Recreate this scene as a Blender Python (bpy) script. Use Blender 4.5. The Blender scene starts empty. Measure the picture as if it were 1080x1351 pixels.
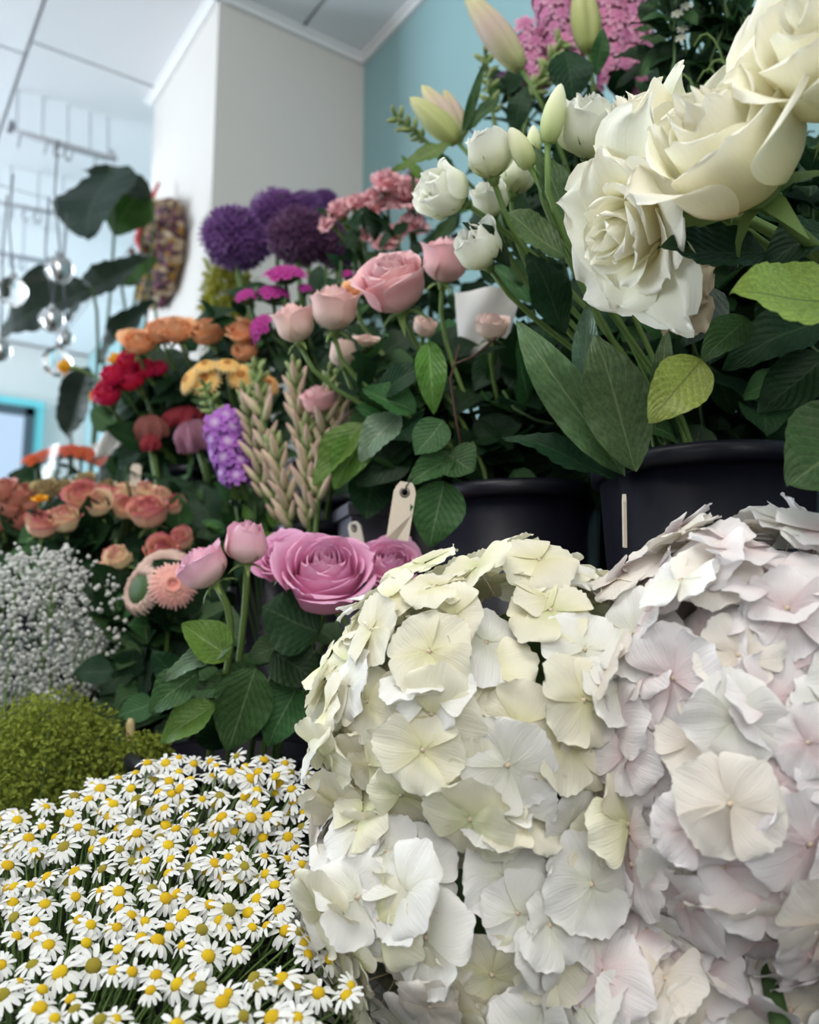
import bpy, math, random
import numpy as np
from mathutils import Vector, Matrix
random.seed(7); RNG = np.random.default_rng(7)
S = bpy.context.scene; COL = S.collection

# ------------------------------------------------------------------ camera, light, exposure
F = 1100.0; PITCH = math.radians(8.6); YAW = math.radians(34.6); CZ = 0.95
cd = bpy.data.cameras.new('camera'); cam = bpy.data.objects.new('camera', cd); COL.objects.link(cam)
cd.sensor_fit = 'HORIZONTAL'; cd.sensor_width = 36; cd.lens = F / 1080 * 36; cd.clip_start = 0.02
cam.location = (0, 0, CZ); cam.rotation_euler = (math.pi/2 + PITCH, 0, -YAW)
cd.dof.use_dof = True; cd.dof.focus_distance = 0.52; cd.dof.aperture_fstop = 7.5
S.camera = cam
S.view_settings.view_transform = 'Standard'; S.view_settings.look = 'None'
S.view_settings.gamma = 1; S.view_settings.use_curve_mapping = False
S.view_settings.exposure = 0.12
W = bpy.data.worlds.new('sky'); S.world = W; W.use_nodes = True
bg = W.node_tree.nodes['Background']; bg.inputs[0].default_value = (0.86, 0.93, 1.0, 1); bg.inputs[1].default_value = 0.38

def area_light(name, loc, target, sx, sy, power, color):
    l = bpy.data.lights.new(name, 'AREA'); l.shape = 'RECTANGLE'; l.size = sx; l.size_y = sy; l.energy = power; l.color = color
    o = bpy.data.objects.new(name, l); COL.objects.link(o); o.location = loc
    o.rotation_euler = (Vector(target) - Vector(loc)).to_track_quat('-Z', 'Y').to_euler()
    return o
area_light('shop_window_daylight', (-0.9, -1.6, 2.15), (0.4, 0.5, 0.9), 2.4, 1.2, 30, (1.0, 0.98, 0.95))
area_light('left_window_daylight', (-2.7, 4.2, 1.6), (0.4, 4.9, 2.1), 2.2, 2.0, 225, (0.80, 0.90, 1.0))
area_light('ceiling_lamp_light', (-0.35, 0.25, 2.6), (0.1, 0.45, 0.9), 1.3, 0.8, 27, (1.0, 0.97, 0.92))

CY, SY, CT, ST = math.cos(YAW), math.sin(YAW), math.cos(PITCH), math.sin(PITCH)
RIGHT = Vector((CY, -SY, 0)); FWD = Vector((SY, CY, 0)); UP = Vector((0, 0, 1))
def P(px, py, d):
    x = (px - 540) / F * d; y = -(py - 675.5) / F * d
    return RIGHT * x + FWD * (d * CT - y * ST) + UP * (CZ + y * CT + d * ST)
def D(r, u, t):                       # direction: r to the right, u upwards, t towards the viewer's side of the shop
    return (RIGHT * r + UP * u - FWD * t).normalized()
def proj(p):
    v = Vector(p) - Vector((0, 0, CZ)); x = v.dot(RIGHT); f = v.dot(FWD); u = v.z
    d = f * CT + u * ST; y = u * CT - f * ST
    return 540 + x / d * F, 675.5 - y / d * F, d
def frame(z, hint=None):
    z = z.normalized(); h = hint or (UP if abs(z.z) < .9 else RIGHT)
    x = h.cross(z)
    if x.length < 1e-5: x = RIGHT.cross(z)
    x.normalize(); y = z.cross(x)
    return Matrix((x, y, z)).transposed().to_4x4()

# ------------------------------------------------------------------ materials
def newmat(name):
    m = bpy.data.materials.new(name); m.use_nodes = True
    nt = m.node_tree; nt.nodes.clear()
    return m, nt, nt.nodes, nt.links
def out_mix(nt, color_socket, rough, transl, spec=0.3, bump=None, tcol=None, coat=0):
    n, l = nt.nodes, nt.links
    o = n.new('ShaderNodeOutputMaterial'); b = n.new('ShaderNodeBsdfPrincipled')
    l.new(color_socket, b.inputs['Base Color']); b.inputs['Roughness'].default_value = rough
    b.inputs['Specular IOR Level'].default_value = spec; b.inputs['Coat Weight'].default_value = coat
    if bump: l.new(bump, b.inputs['Normal'])
    if transl > 0:
        t = n.new('ShaderNodeBsdfTranslucent'); l.new(color_socket, t.inputs[0])
        mx = n.new('ShaderNodeMixShader'); mx.inputs[0].default_value = transl
        l.new(b.outputs[0], mx.inputs[1]); l.new(t.outputs[0], mx.inputs[2]); l.new(mx.outputs[0], o.inputs[0])
    else: l.new(b.outputs[0], o.inputs[0])
def ramp(nt, sock, stops):
    r = nt.nodes.new('ShaderNodeValToRGB'); e = r.color_ramp.elements
    while len(e) > 1: e.remove(e[-1])
    for i, (p, c) in enumerate(stops):
        x = e[0] if i == 0 else e.new(p)
        x.position = p; x.color = (*c, 1)
    nt.links.new(sock, r.inputs[0]); return r
def math_node(nt, op, a, b=None):
    m = nt.nodes.new('ShaderNodeMath'); m.operation = op
    for i, s in enumerate((a, b)):
        if s is None: continue
        if isinstance(s, (int, float)): m.inputs[i].default_value = s
        else: nt.links.new(s, m.inputs[i])
    return m.outputs[0]
def uv_split(nt):
    uv = nt.nodes.new('ShaderNodeUVMap'); sp = nt.nodes.new('ShaderNodeSeparateXYZ'); nt.links.new(uv.outputs[0], sp.inputs[0])
    return sp.outputs[0], sp.outputs[1], uv.outputs[0]
def vary(nt, col, hue=.012, val=.16, noise=0.0, nscale=60):
    n, l = nt.nodes, nt.links
    oi = n.new('ShaderNodeObjectInfo'); hs = n.new('ShaderNodeHueSaturation')
    l.new(col, hs.inputs['Color'])
    l.new(math_node(nt, 'MULTIPLY_ADD', oi.outputs['Random'], hue*2), hs.inputs['Hue'])
    hs.inputs['Hue'].links[0].from_node.inputs[2].default_value = .5 - hue
    v = math_node(nt, 'MULTIPLY_ADD', oi.outputs['Random'], val); v.node.inputs[2].default_value = 1 - val/2
    if noise:
        t = n.new('ShaderNodeTexCoord'); x = n.new('ShaderNodeTexNoise'); x.inputs['Scale'].default_value = nscale
        l.new(t.outputs['Object'], x.inputs[0])
        k = math_node(nt, 'MULTIPLY_ADD', x.outputs[0], noise); k.node.inputs[2].default_value = 1 - noise/2
        v = math_node(nt, 'MULTIPLY', v, k)
    l.new(v, hs.inputs['Value'])
    return hs.outputs[0]
def petal_mat(name, base, mid, tip, transl=.3, rough=.55, veins=.25, hue=.008, val=.12, mp_=.5):
    m, nt, n, l = newmat(name)
    u, v, uv = uv_split(nt)
    r = ramp(nt, v, [(0, base), (mp_, mid), (1, tip)])
    c = vary(nt, r.outputs[0], hue, val, .10, 90)
    mp = n.new('ShaderNodeMapping'); mp.inputs['Scale'].default_value = (22, 1.2, 1); l.new(uv, mp.inputs[0])
    nz = n.new('ShaderNodeTexNoise'); nz.inputs['Scale'].default_value = 1.6; nz.inputs['Detail'].default_value = 4; l.new(mp.outputs[0], nz.inputs[0])
    bp = n.new('ShaderNodeBump'); bp.inputs['Strength'].default_value = veins; bp.inputs['Distance'].default_value = .0012; l.new(nz.outputs[0], bp.inputs['Height'])
    out_mix(nt, c, rough, transl, .25, bp.outputs[0]); return m
def leaf_mat(name, col, vein, transl=.25, rough=.42, spec=.4):
    m, nt, n, l = newmat(name)
    u, v, uv = uv_split(nt)
    au = math_node(nt, 'ABSOLUTE', math_node(nt, 'SUBTRACT', u, .5))
    mid = math_node(nt, 'LESS_THAN', au, .018)
    q = math_node(nt, 'SUBTRACT', math_node(nt, 'MULTIPLY', v, 8.0), math_node(nt, 'MULTIPLY', au, 7.0))
    q = math_node(nt, 'ABSOLUTE', math_node(nt, 'SUBTRACT', math_node(nt, 'FRACT', q), .5))
    side = math_node(nt, 'MULTIPLY', math_node(nt, 'LESS_THAN', q, .045), .45)
    fac = math_node(nt, 'MAXIMUM', mid, side)
    t = n.new('ShaderNodeTexCoord'); nz = n.new('ShaderNodeTexNoise'); nz.inputs['Scale'].default_value = 35; l.new(t.outputs['Object'], nz.inputs[0])
    r = ramp(nt, nz.outputs[0], [(.3, tuple(c*.72 for c in col)), (.7, tuple(c*1.2 for c in col))])
    mx = n.new('ShaderNodeMix'); mx.data_type = 'RGBA'; l.new(fac, mx.inputs[0]); l.new(r.outputs[0], mx.inputs[6]); mx.inputs[7].default_value = (*vein, 1)
    c = vary(nt, mx.outputs[2], .02, .35)
    bp = n.new('ShaderNodeBump'); bp.inputs['Strength'].default_value = .5; bp.inputs['Distance'].default_value = .0012
    l.new(q, bp.inputs['Height'])
    out_mix(nt, c, rough, transl, spec, bp.outputs[0]); return m
def plain(name, col, rough=.6, spec=.3, transl=0, noise=.15, nscale=40, metal=0, val=.1, bump=0):
    m, nt, n, l = newmat(name)
    rgb = n.new('ShaderNodeRGB'); rgb.outputs[0].default_value = (*col, 1)
    c = vary(nt, rgb.outputs[0], .006, val, noise, nscale)
    b = None
    if bump:
        t = n.new('ShaderNodeTexCoord'); nz = n.new('ShaderNodeTexNoise'); nz.inputs['Scale'].default_value = nscale; nz.inputs['Detail'].default_value = 6
        l.new(t.outputs['Object'], nz.inputs[0]); bp = n.new('ShaderNodeBump'); bp.inputs['Strength'].default_value = bump; bp.inputs['Distance'].default_value = .002
        l.new(nz.outputs[0], bp.inputs['Height']); b = bp.outputs[0]
    out_mix(nt, c, rough, transl, spec, b)
    if metal:
        for x in n:
            if x.type == 'BSDF_PRINCIPLED': x.inputs['Metallic'].default_value = metal
    return m
def glass_mat(name, col, rough=.03):
    m, nt, n, l = newmat(name)
    o = n.new('ShaderNodeOutputMaterial'); g = n.new('ShaderNodeBsdfPrincipled')
    g.inputs['Base Color'].default_value = (*col, 1); g.inputs['Transmission Weight'].default_value = 1; g.inputs['Roughness'].default_value = rough; g.inputs['IOR'].default_value = 1.45
    l.new(g.outputs[0], o.inputs[0]); return m
def flecks(name, stops, scale=70, rough=.8):
    m, nt, n, l = newmat(name)
    t = n.new('ShaderNodeTexCoord'); vz = n.new('ShaderNodeTexVoronoi'); vz.inputs['Scale'].default_value = scale; l.new(t.outputs['Object'], vz.inputs[0])
    sp = n.new('ShaderNodeSeparateXYZ'); l.new(vz.outputs['Color'], sp.inputs[0])
    r = ramp(nt, sp.outputs[0], stops); r.color_ramp.interpolation = 'CONSTANT'
    out_mix(nt, r.outputs[0], rough, 0, .2); return m

M = {}
M['cream'] = petal_mat('cream_petal', (.86, .72, .30), (.91, .87, .64), (.92, .90, .80), .30, veins=.35)
M['white'] = petal_mat('white_petal', (.62, .68, .32), (.87, .88, .74), (.90, .90, .84), .30, veins=.35)
M['dried'] = petal_mat('dried_petal', (.55, .45, .25), (.66, .55, .40), (.62, .50, .36), .2)
M['pink'] = petal_mat('pink_petal', (.84, .55, .62), (.84, .35, .58), (.87, .50, .70), .25)
M['pinkpale'] = petal_mat('soft_pink_petal', (.84, .72, .60), (.85, .50, .58), (.86, .50, .64), .25)
M['blush'] = petal_mat('blush_petal', (.85, .74, .60), (.88, .64, .58), (.89, .60, .58), .28)
M['blushpink'] = petal_mat('blush_pink_petal', (.86, .62, .56), (.87, .50, .52), (.89, .60, .62), .28)
M['blushcream'] = petal_mat('blush_cream_petal', (.86, .78, .62), (.88, .72, .62), (.88, .66, .62), .28)
M['peach'] = petal_mat('peach_petal', (.85, .50, .25), (.86, .44, .22), (.88, .52, .30), .28)
M['red'] = petal_mat('crimson_petal', (.50, .02, .06), (.62, .015, .07), (.70, .04, .12), .25)
M['bicolor'] = petal_mat('cream_red_petal', (.86, .74, .45), (.88, .70, .46), (.66, .10, .14), .22, hue=.015, mp_=.66)
M['bicolorred'] = petal_mat('red_cream_petal', (.84, .66, .42), (.82, .50, .36), (.60, .06, .12), .22, hue=.015, mp_=.52)
M['dustyorange'] = petal_mat('dusty_orange_petal', (.55, .30, .20), (.62, .25, .18), (.66, .30, .22), .2)
M['tan'] = petal_mat('tan_petal', (.42, .34, .16), (.48, .36, .18), (.52, .40, .20), .2)
M['amber'] = petal_mat('amber_petal', (.85, .35, .02), (.90, .42, .02), (.92, .50, .04), .2)
M['yellowcream'] = petal_mat('buttercream_petal', (.85, .42, .12), (.88, .55, .16), (.90, .66, .30), .25)
M['apricot'] = petal_mat('apricot_petal', (.75, .35, .15), (.78, .38, .15), (.80, .45, .22), .25)
M['beige'] = petal_mat('beige_pink_petal', (.62, .45, .38), (.74, .52, .44), (.76, .55, .48), .25)
M['salmon'] = petal_mat('salmon_petal', (.86, .30, .28), (.90, .42, .36), (.92, .56, .50), .25)
M['carnation'] = petal_mat('dusty_pink_petal', (.66, .30, .32), (.80, .42, .45), (.84, .52, .55), .25)
M['magenta'] = petal_mat('magenta_petal', (.35, .02, .20), (.48, .03, .30), (.58, .08, .40), .25)
M['orange'] = petal_mat('orange_petal', (.70, .08, .02), (.78, .12, .03), (.80, .16, .05), .25)
M['allium'] = petal_mat('allium_petal', (.10, .04, .15), (.17, .07, .24), (.25, .12, .34), .2)
M['alliumdark'] = petal_mat('dark_allium_petal', (.08, .03, .08), (.13, .055, .13), (.18, .08, .17), .2)
M['violet'] = petal_mat('violet_petal', (.70, .55, .75), (.38, .12, .52), (.48, .20, .62), .25)
M['larkspur'] = petal_mat('larkspur_petal', (.50, .14, .30), (.60, .24, .40), (.66, .36, .48), .25)
M['tuberose'] = petal_mat('tuberose_bud', (.40, .42, .20), (.66, .55, .38), (.72, .48, .42), .2)
M['greenbud'] = petal_mat('green_bud', (.16, .24, .07), (.26, .34, .12), (.36, .42, .20), .15)
M['lilybud'] = petal_mat('lily_bud', (.38, .44, .14), (.42, .45, .18), (.52, .50, .26), .15, rough=.45)
M['lilybudpink'] = petal_mat('flushed_lily_bud', (.42, .46, .18), (.52, .40, .34), (.56, .54, .26), .15, rough=.45)
M['lisbud'] = petal_mat('lisianthus_bud', (.45, .55, .20), (.72, .76, .45), (.84, .84, .66), .25)
M['hw'] = petal_mat('hydrangea_white', (.82, .82, .68), (.87, .86, .81), (.89, .88, .85), .24, .6, .55, .008, .10)
M['hc'] = petal_mat('hydrangea_cream', (.80, .76, .46), (.87, .83, .66), (.88, .85, .71), .24, .6, .55, .010, .10)
M['hp'] = petal_mat('hydrangea_blush', (.84, .66, .66), (.87, .81, .80), (.89, .86, .86), .24, .6, .55, .008, .10)
M['hg'] = petal_mat('hydrangea_greenish', (.72, .74, .42), (.86, .83, .62), (.88, .86, .71), .24, .6, .55, .008, .10)
M['hs'] = petal_mat('hydrangea_shell', (.80, .72, .60), (.86, .80, .72), (.87, .83, .76), .24, .6, .55, .008, .10)
M['daisy'] = petal_mat('daisy_petal', (.85, .86, .80), (.88, .89, .87), (.88, .89, .88), .2, .6, .2)
M['daisydisc'] = plain('daisy_disc', (.93, .62, .03), .8, .1, 0, .4, 900, bump=.6)
M['daisydiscg'] = plain('young_daisy_disc', (.66, .54, .08), .8, .1, 0, .5, 900, bump=.8)
M['eye'] = plain('floret_eye', (.62, .50, .36), .7)
M['disc'] = plain('dark_disc', (.16, .12, .04), .9, .1, 0, .5, 400, bump=.8)
M['disco'] = plain('amber_disc', (.55, .22, .06), .9, .1, 0, .5, 400, bump=.8)
M['stem'] = plain('green_stem', (.12, .20, .05), .5, .3, .1)
M['stemd'] = plain('dark_green_stem', (.05, .10, .03), .5, .3)
M['stemr'] = plain('reddish_stem', (.09, .045, .03), .6, .2)
M['sepal'] = plain('green_calyx', (.20, .30, .09), .55, .3, .15)
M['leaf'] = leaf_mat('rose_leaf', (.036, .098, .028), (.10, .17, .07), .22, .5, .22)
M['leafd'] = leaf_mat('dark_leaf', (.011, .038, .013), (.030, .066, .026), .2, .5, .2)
M['leafb'] = leaf_mat('bright_leaf', (.11, .22, .035), (.20, .32, .09), .35)
M['leafp'] = leaf_mat('pale_leaf', (.13, .22, .13), (.24, .33, .20), .2)
M['leafy'] = leaf_mat('yellow_green_leaf', (.27, .36, .07), (.16, .22, .05), .35)
M['leafl'] = leaf_mat('lisianthus_leaf', (.085, .155, .055), (.17, .25, .11), .2, .5)
M['leafg'] = leaf_mat('grey_leaf', (.10, .14, .11), (.16, .2, .16), .15, .6)
M['leafplant'] = leaf_mat('house_plant_leaf', (.010, .024, .013), (.03, .05, .03), .10, .45, .22)
M['leafplantg'] = leaf_mat('young_house_plant_leaf', (.035, .10, .018), (.07, .15, .04), .3, .45, .22)
M['fern'] = plain('feathery_green', (.075, .125, .035), .7, .2, .2)
M['bush'] = plain('lime_foliage', (.25, .30, .05), .8, .1, .25, .5, 60)
M['bushd'] = plain('goldenrod_green', (.36, .36, .05), .7, .2, .25, .4, 60)
M['gyp'] = plain('gypsophila_white', (.70, .71, .67), .8, .1, .2)
M['bucket'] = plain('black_plastic', (.007, .007, .014), .38, .35, 0, .4, 12, val=.3)
M['bucketg'] = plain('grey_plastic', (.10, .10, .13), .45, .4, 0, .3, 12)
M['water'] = plain('dark_water', (.01, .015, .015), .05, .5)
M['kraft'] = plain('pale_card', (.68, .60, .49), .8, .1, 0, .12, 120)
M['whitecard'] = plain('white_card', (.80, .79, .76), .7, .1, 0, .08, 80)
M['paper'] = plain('tissue_paper', (.86, .85, .82), .7, .15, .35, .06, 50)
M['string'] = plain('black_string', (.02, .02, .02), .8)
M['brass'] = plain('eyelet_metal', (.25, .22, .18), .4, .5, metal=.8)
M['wall'] = plain('white_plaster', (.72, .71, .69), .85, .15, 0, .04, 6, bump=.15)
M['pillar'] = plain('shaded_warm_plaster', (.62, .595, .56), .85, .15, 0, .04, 6, bump=.15)  # warm white, albedo lowered to carry the shade on the pillar front
M['teal'] = plain('teal_paint', (.25, .40, .41), .85, .2, 0, .05, 5, bump=.15)
M['ceil'] = plain('ceiling_white', (.80, .80, .82), .9, .1, 0, .03, 4)
M['trim'] = plain('white_gloss_trim', (.80, .80, .80), .45, .4, 0, .03, 8)
M['shelf'] = plain('dark_stained_wood', (.018, .020, .022), .6, .3, 0, .4, 14, bump=.3)
M['riser'] = plain('dark_teal_board', (.012, .035, .040), .5, .3, 0, .3, 10)
M['floor'] = plain('grey_floor', (.28, .27, .26), .6, .3, 0, .15, 5)
M['frame'] = plain('dark_window_frame', (.06, .09, .11), .4, .4)
M['turq'] = plain('turquoise_reveal', (.20, .66, .72), .6, .3)
M['wire'] = plain('white_wire', (.42, .43, .46), .4, .5)
M['wired'] = plain('dark_wire', (.10, .10, .11), .4, .5)
M['glass'] = glass_mat('clear_glass', (1, 1, 1))
M['silver'] = plain('silvered_glass', (.55, .55, .55), .15, .8, metal=.9)
M['wreath'] = flecks('dried_flowers', [(0, (.06, .03, .04)), (.3, (.22, .14, .08)), (.45, (.10, .04, .05)), (.6, (.35, .26, .16)), (.78, (.26, .14, .03)), (.84, (.16, .05, .10)), (.93, (.5, .42, .32))], 60)
M['redribbon'] = plain('red_ribbon', (.55, .07, .07), .6)
M['ochre'] = plain('ochre_dried', (.45, .25, .03), .9)
M['straw'] = plain('dried_straw', (.45, .34, .22), .9)
M['plum'] = plain('dried_plum', (.14, .04, .07), .9)
M['pot'] = plain('terracotta', (.35, .16, .09), .8)
M['wood'] = plain('pale_wood_stick', (.50, .38, .20), .8)
M['celosiabrown'] = plain('rose_brown_plush', (.42, .14, .13), .9, .1, .1, .4, 300, bump=1)
M['celosiared'] = plain('dusty_red_plush', (.45, .06, .09), .9, .1, .1, .4, 300, bump=1)
M['celosiapink'] = plain('mauve_pink_plush', (.58, .26, .36), .9, .1, .1, .4, 300, bump=1)
m, nt, n, l = newmat('lit_blind')          # blind whose own emission stands in for daylight behind it
o = n.new('ShaderNodeOutputMaterial'); e = n.new('ShaderNodeEmission'); u, v, uv = uv_split(nt)
wv = n.new('ShaderNodeTexWave'); wv.inputs['Scale'].default_value = 5; wv.inputs['Distortion'].default_value = .6; l.new(uv, wv.inputs[0])
r = ramp(nt, wv.outputs[0], [(0, (.42, .62, .92)), (1, (.66, .84, 1.0))]); l.new(r.outputs[0], e.inputs[0]); e.inputs[1].default_value = .95; l.new(e.outputs[0], o.inputs[0]); M['blind'] = m
m, nt, n, l = newmat('cellophane')
o = n.new('ShaderNodeOutputMaterial'); t = n.new('ShaderNodeBsdfTransparent'); g = n.new('ShaderNodeBsdfGlossy'); g.inputs['Roughness'].default_value = .30
lw = n.new('ShaderNodeLayerWeight'); lw.inputs[0].default_value = .35; mx = n.new('ShaderNodeMixShader')
l.new(math_node(nt, 'MULTIPLY_ADD', lw.outputs[1], .12), mx.inputs[0]); mx.inputs[0].links[0].from_node.inputs[2].default_value = .03
l.new(t.outputs[0], mx.inputs[1]); l.new(g.outputs[0], mx.inputs[2]); l.new(mx.outputs[0], o.inputs[0]); M['cello'] = m

# ------------------------------------------------------------------ mesh helpers
def build(name, V, faces, mat, UV=None, smooth=True):
    me = bpy.data.meshes.new(name)
    V = np.asarray(V, dtype=np.float32).reshape(-1, 3)
    if isinstance(faces, np.ndarray):
        k = faces.shape[1]; nf = len(faces); flat = faces.astype(np.int32).ravel()
        starts = np.arange(0, nf*k, k, dtype=np.int32); tot = np.full(nf, k, np.int32)
    else:
        flat = np.array([i for f in faces for i in f], np.int32); tot = np.array([len(f) for f in faces], np.int32)
        starts = np.concatenate(([0], np.cumsum(tot)[:-1])).astype(np.int32); nf = len(faces)
    me.vertices.add(len(V)); me.vertices.foreach_set('co', V.ravel())
    me.loops.add(len(flat)); me.loops.foreach_set('vertex_index', flat)
    me.polygons.add(nf); me.polygons.foreach_set('loop_start', starts); me.polygons.foreach_set('loop_total', tot)
    me.polygons.foreach_set('use_smooth', np.full(nf, smooth))
    if UV is not None:
        ul = me.uv_layers.new(name='UVMap'); ul.data.foreach_set('uv', np.asarray(UV, np.float32).reshape(-1, 2)[flat].ravel())
    me.update(calc_edges=True)
    if mat is not None: me.materials.append(mat)
    return me
def grid_faces(nu, nv, wrap=False):
    F_ = []; nc = nu if wrap else nu - 1
    i, j = np.meshgrid(np.arange(nc), np.arange(nv - 1), indexing='ij')
    i = i.ravel(); j = j.ravel(); i2 = (i + 1) % nu
    return np.stack([i*nv + j, i2*nv + j, i2*nv + j + 1, i*nv + j + 1], 1)
def gridmesh(name, fn, nu, nv, mat):
    u = np.linspace(-1, 1, nu)[:, None] * np.ones((1, nv)); v = np.linspace(0, 1, nv)[None, :] * np.ones((nu, 1))
    x, y, z = fn(u, v)
    V = np.stack([x, y, z], -1); UV = np.stack([u*.5 + .5, v], -1)
    return build(name, V, grid_faces(nu, nv), mat, UV)
def tube(pts, radii, sides=6):
    pts = [Vector(p) for p in pts]; V = []; n = len(pts); ref = None
    for i, p in enumerate(pts):
        t = (pts[min(i+1, n-1)] - pts[max(i-1, 0)]).normalized()
        if ref is None: ref = t.orthogonal().normalized()
        ref = (ref - t*ref.dot(t)).normalized(); b = t.cross(ref)
        r = radii[i] if hasattr(radii, '__len__') else radii
        for k in range(sides):
            a = 2*math.pi*k/sides; V.append(p + (ref*math.cos(a) + b*math.sin(a))*r)
    Fs = [(i*sides + k, i*sides + (k+1) % sides, (i+1)*sides + (k+1) % sides, (i+1)*sides + k) for i in range(n-1) for k in range(sides)]
    Fs += [tuple(range(sides))[::-1], tuple((n-1)*sides + k for k in range(sides))]
    return V, Fs
def join(parts):
    V = []; Fs = []
    for v, f in parts:
        o = len(V); V += list(v); Fs += [tuple(i + o for i in q) for q in f]
    return V, Fs
def lathe(prof, sides=24, cap=False):
    V = []; n = len(prof)
    for k in range(sides):
        a = 2*math.pi*k/sides
        for r, z in prof: V.append((r*math.cos(a), r*math.sin(a), z))
    Fs = [(k*n + j, ((k+1) % sides)*n + j, ((k+1) % sides)*n + j + 1, k*n + j + 1) for k in range(sides) for j in range(n-1)]
    return V, Fs
def box(x0, x1, y0, y1, z0, z1):
    V = [(x, y, z) for x in (x0, x1) for y in (y0, y1) for z in (z0, z1)]
    return V, [(0, 1, 3, 2), (4, 6, 7, 5), (0, 4, 5, 1), (2, 3, 7, 6), (0, 2, 6, 4), (1, 5, 7, 3)]
def link(name, me, parent=None, mat=None):
    o = bpy.data.objects.new(name, me); COL.objects.link(o)
    if parent is not None: o.parent = parent
    if mat is not None: o.matrix_basis = mat
    return o
def tag(o, label, cat, group=None, kind=None):
    o['label'] = label; o['category'] = cat
    if group: o['group'] = group
    if kind: o['kind'] = kind
    return o
def root(name, loc, label, cat, group=None):
    o = bpy.data.objects.new(name, None); COL.objects.link(o); o.location = loc; o.empty_display_size = .01
    return tag(o, label, cat, group)
def struct(name, V, Fs, mat, smooth=False):
    o = link(name, build(name, V, Fs, mat, None, smooth)); o['kind'] = 'structure'; return o

# ------------------------------------------------------------------ the setting
WX, CEIL = 1.167, 2.65
struct('floor', *box(-3, WX + .1, -2.2, 5.3, -.05, 0), M['floor'])
ce = struct('ceiling', *box(-3, WX + .1, -2.2, 5.3, CEIL + .02, CEIL + .1), M['ceil'])
q = (P(59, 0, 1)-Vector((0,0,CZ))); seam_x = (q*(1.7/q.z)).x
q = (P(120, 84, 1)-Vector((0,0,CZ))); seam_y = (q*(1.7/q.z)).y
xs = [seam_x + (i - 4)*.62 for i in range(8)]
for i in range(7):
    x0, x1 = xs[i], min(xs[i+1], WX)
    off = 0 if i >= 4 else .07
    ys = [seam_y + off + (j - 5)*.9 for j in range(9)]
    for j in range(8):
        y0, y1 = max(ys[j], -2.1), min(ys[j+1], 5.2)
        if y1 - y0 < .05 or x1 - x0 < .05: continue
        link('ceiling_board', build('ceiling_board', *box(x0 + .006, x1 - .006, y0 + .006, y1 - .006, CEIL, CEIL + .019), M['ceil'], None, False), ce)
struct('wall_right', *box(WX, WX + .1, -2.2, 5.3, 0, CEIL), M['teal'])
struct('wall_back', *box(-3, WX + .1, 5.15, 5.25, 0, CEIL), M['wall'])
struct('wall_pillar', *box(.715, WX, 1.93, 2.47, 0, CEIL), M['pillar'])
struct('trim_1', *join([box(.700, .714, 1.916, 2.485, CEIL - .022, CEIL - .001), box(.690, .705, 1.905, 2.495, CEIL - .009, CEIL - .001)]), M['trim'])
struct('trim_2', *join([box(.700, WX - .001, 1.916, 1.929, CEIL - .022, CEIL - .001), box(.69, WX - .001, 1.905, 1.92, CEIL - .009, CEIL - .001)]), M['trim'])
struct('trim_3', *join([box(WX - .014, WX - .001, -2, 1.914, CEIL - .022, CEIL - .001), box(WX - .024, WX - .001, -2, 1.904, CEIL - .009, CEIL - .001)]), M['trim'])
# window in the far wall: frame, blind, turquoise surround
def far(px, py):
    q = P(px, py, 1) - Vector((0, 0, CZ)); return Vector((0, 0, CZ)) + q*(5.148/q.y)
a, b = far(-90, 522), far(33, 700)
wn = link('window_1', build('window_1', *join([box(a.x, b.x, 5.09, 5.15, a.z - .05, a.z), box(b.x - .05, b.x, 5.09, 5.15, b.z, a.z), box(a.x, a.x + .05, 5.09, 5.15, b.z, a.z), box(a.x, b.x, 5.09, 5.15, b.z - .05, b.z)]), M['frame'], None, False)); wn['kind'] = 'structure'
c, d2 = far(-110, 508), far(44, 720)
link('surround', build('surround', *join([box(c.x, d2.x, 5.10, 5.15, a.z + .002, c.z), box(b.x + .002, d2.x, 5.10, 5.15, b.z - .05, a.z), box(c.x, a.x - .002, 5.10, 5.15, b.z - .05, a.z)]), M['turq'], None, False), wn)
link('blind', build('blind', [(a.x + .05, 5.13, b.z), (b.x - .05, 5.13, b.z), (b.x - .05, 5.13, a.z - .05), (a.x + .05, 5.13, a.z - .05)], [(0, 1, 2, 3)], M['blind'], [(0, 0), (3, 0), (3, 1), (0, 1)], False), wn)

# stepped flower stand
T0, T1, T2 = .42, .76, .92
st = root('flower_stand', (.6, 1.0, 0), 'dark stepped display stand carrying the flower buckets along the teal wall', 'display stand')
def stpart(name, bx, mat):
    V, Fs = bx; V = np.array(V) - np.array((.6, 1.0, 0)); link(name, build(name, V, Fs, mat, None, False), st)
stpart('step', box(.00, .40, -.4, 2.6, T0 - .03, T0), M['shelf'])
stpart('step', box(.40, .66, -.4, 2.6, T1 - .03, T1), M['shelf'])
stpart('step', box(.66, 1.16, -.4, 1.90, T2 - .03, T2), M['shelf'])
for i in range(30):
    stpart('riser_slat', box(.402, .414, -.4 + i*.1, -.306 + i*.1, T0, T1 - .031), M['riser'])
    stpart('front_slat', box(.002, .014, -.4 + i*.1, -.306 + i*.1, 0, T0 - .031), M['riser'])
for i in range(23): stpart('riser_slat', box(.662, .674, -.4 + i*.1, -.306 + i*.1, T1, T2 - .031), M['riser'])

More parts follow.
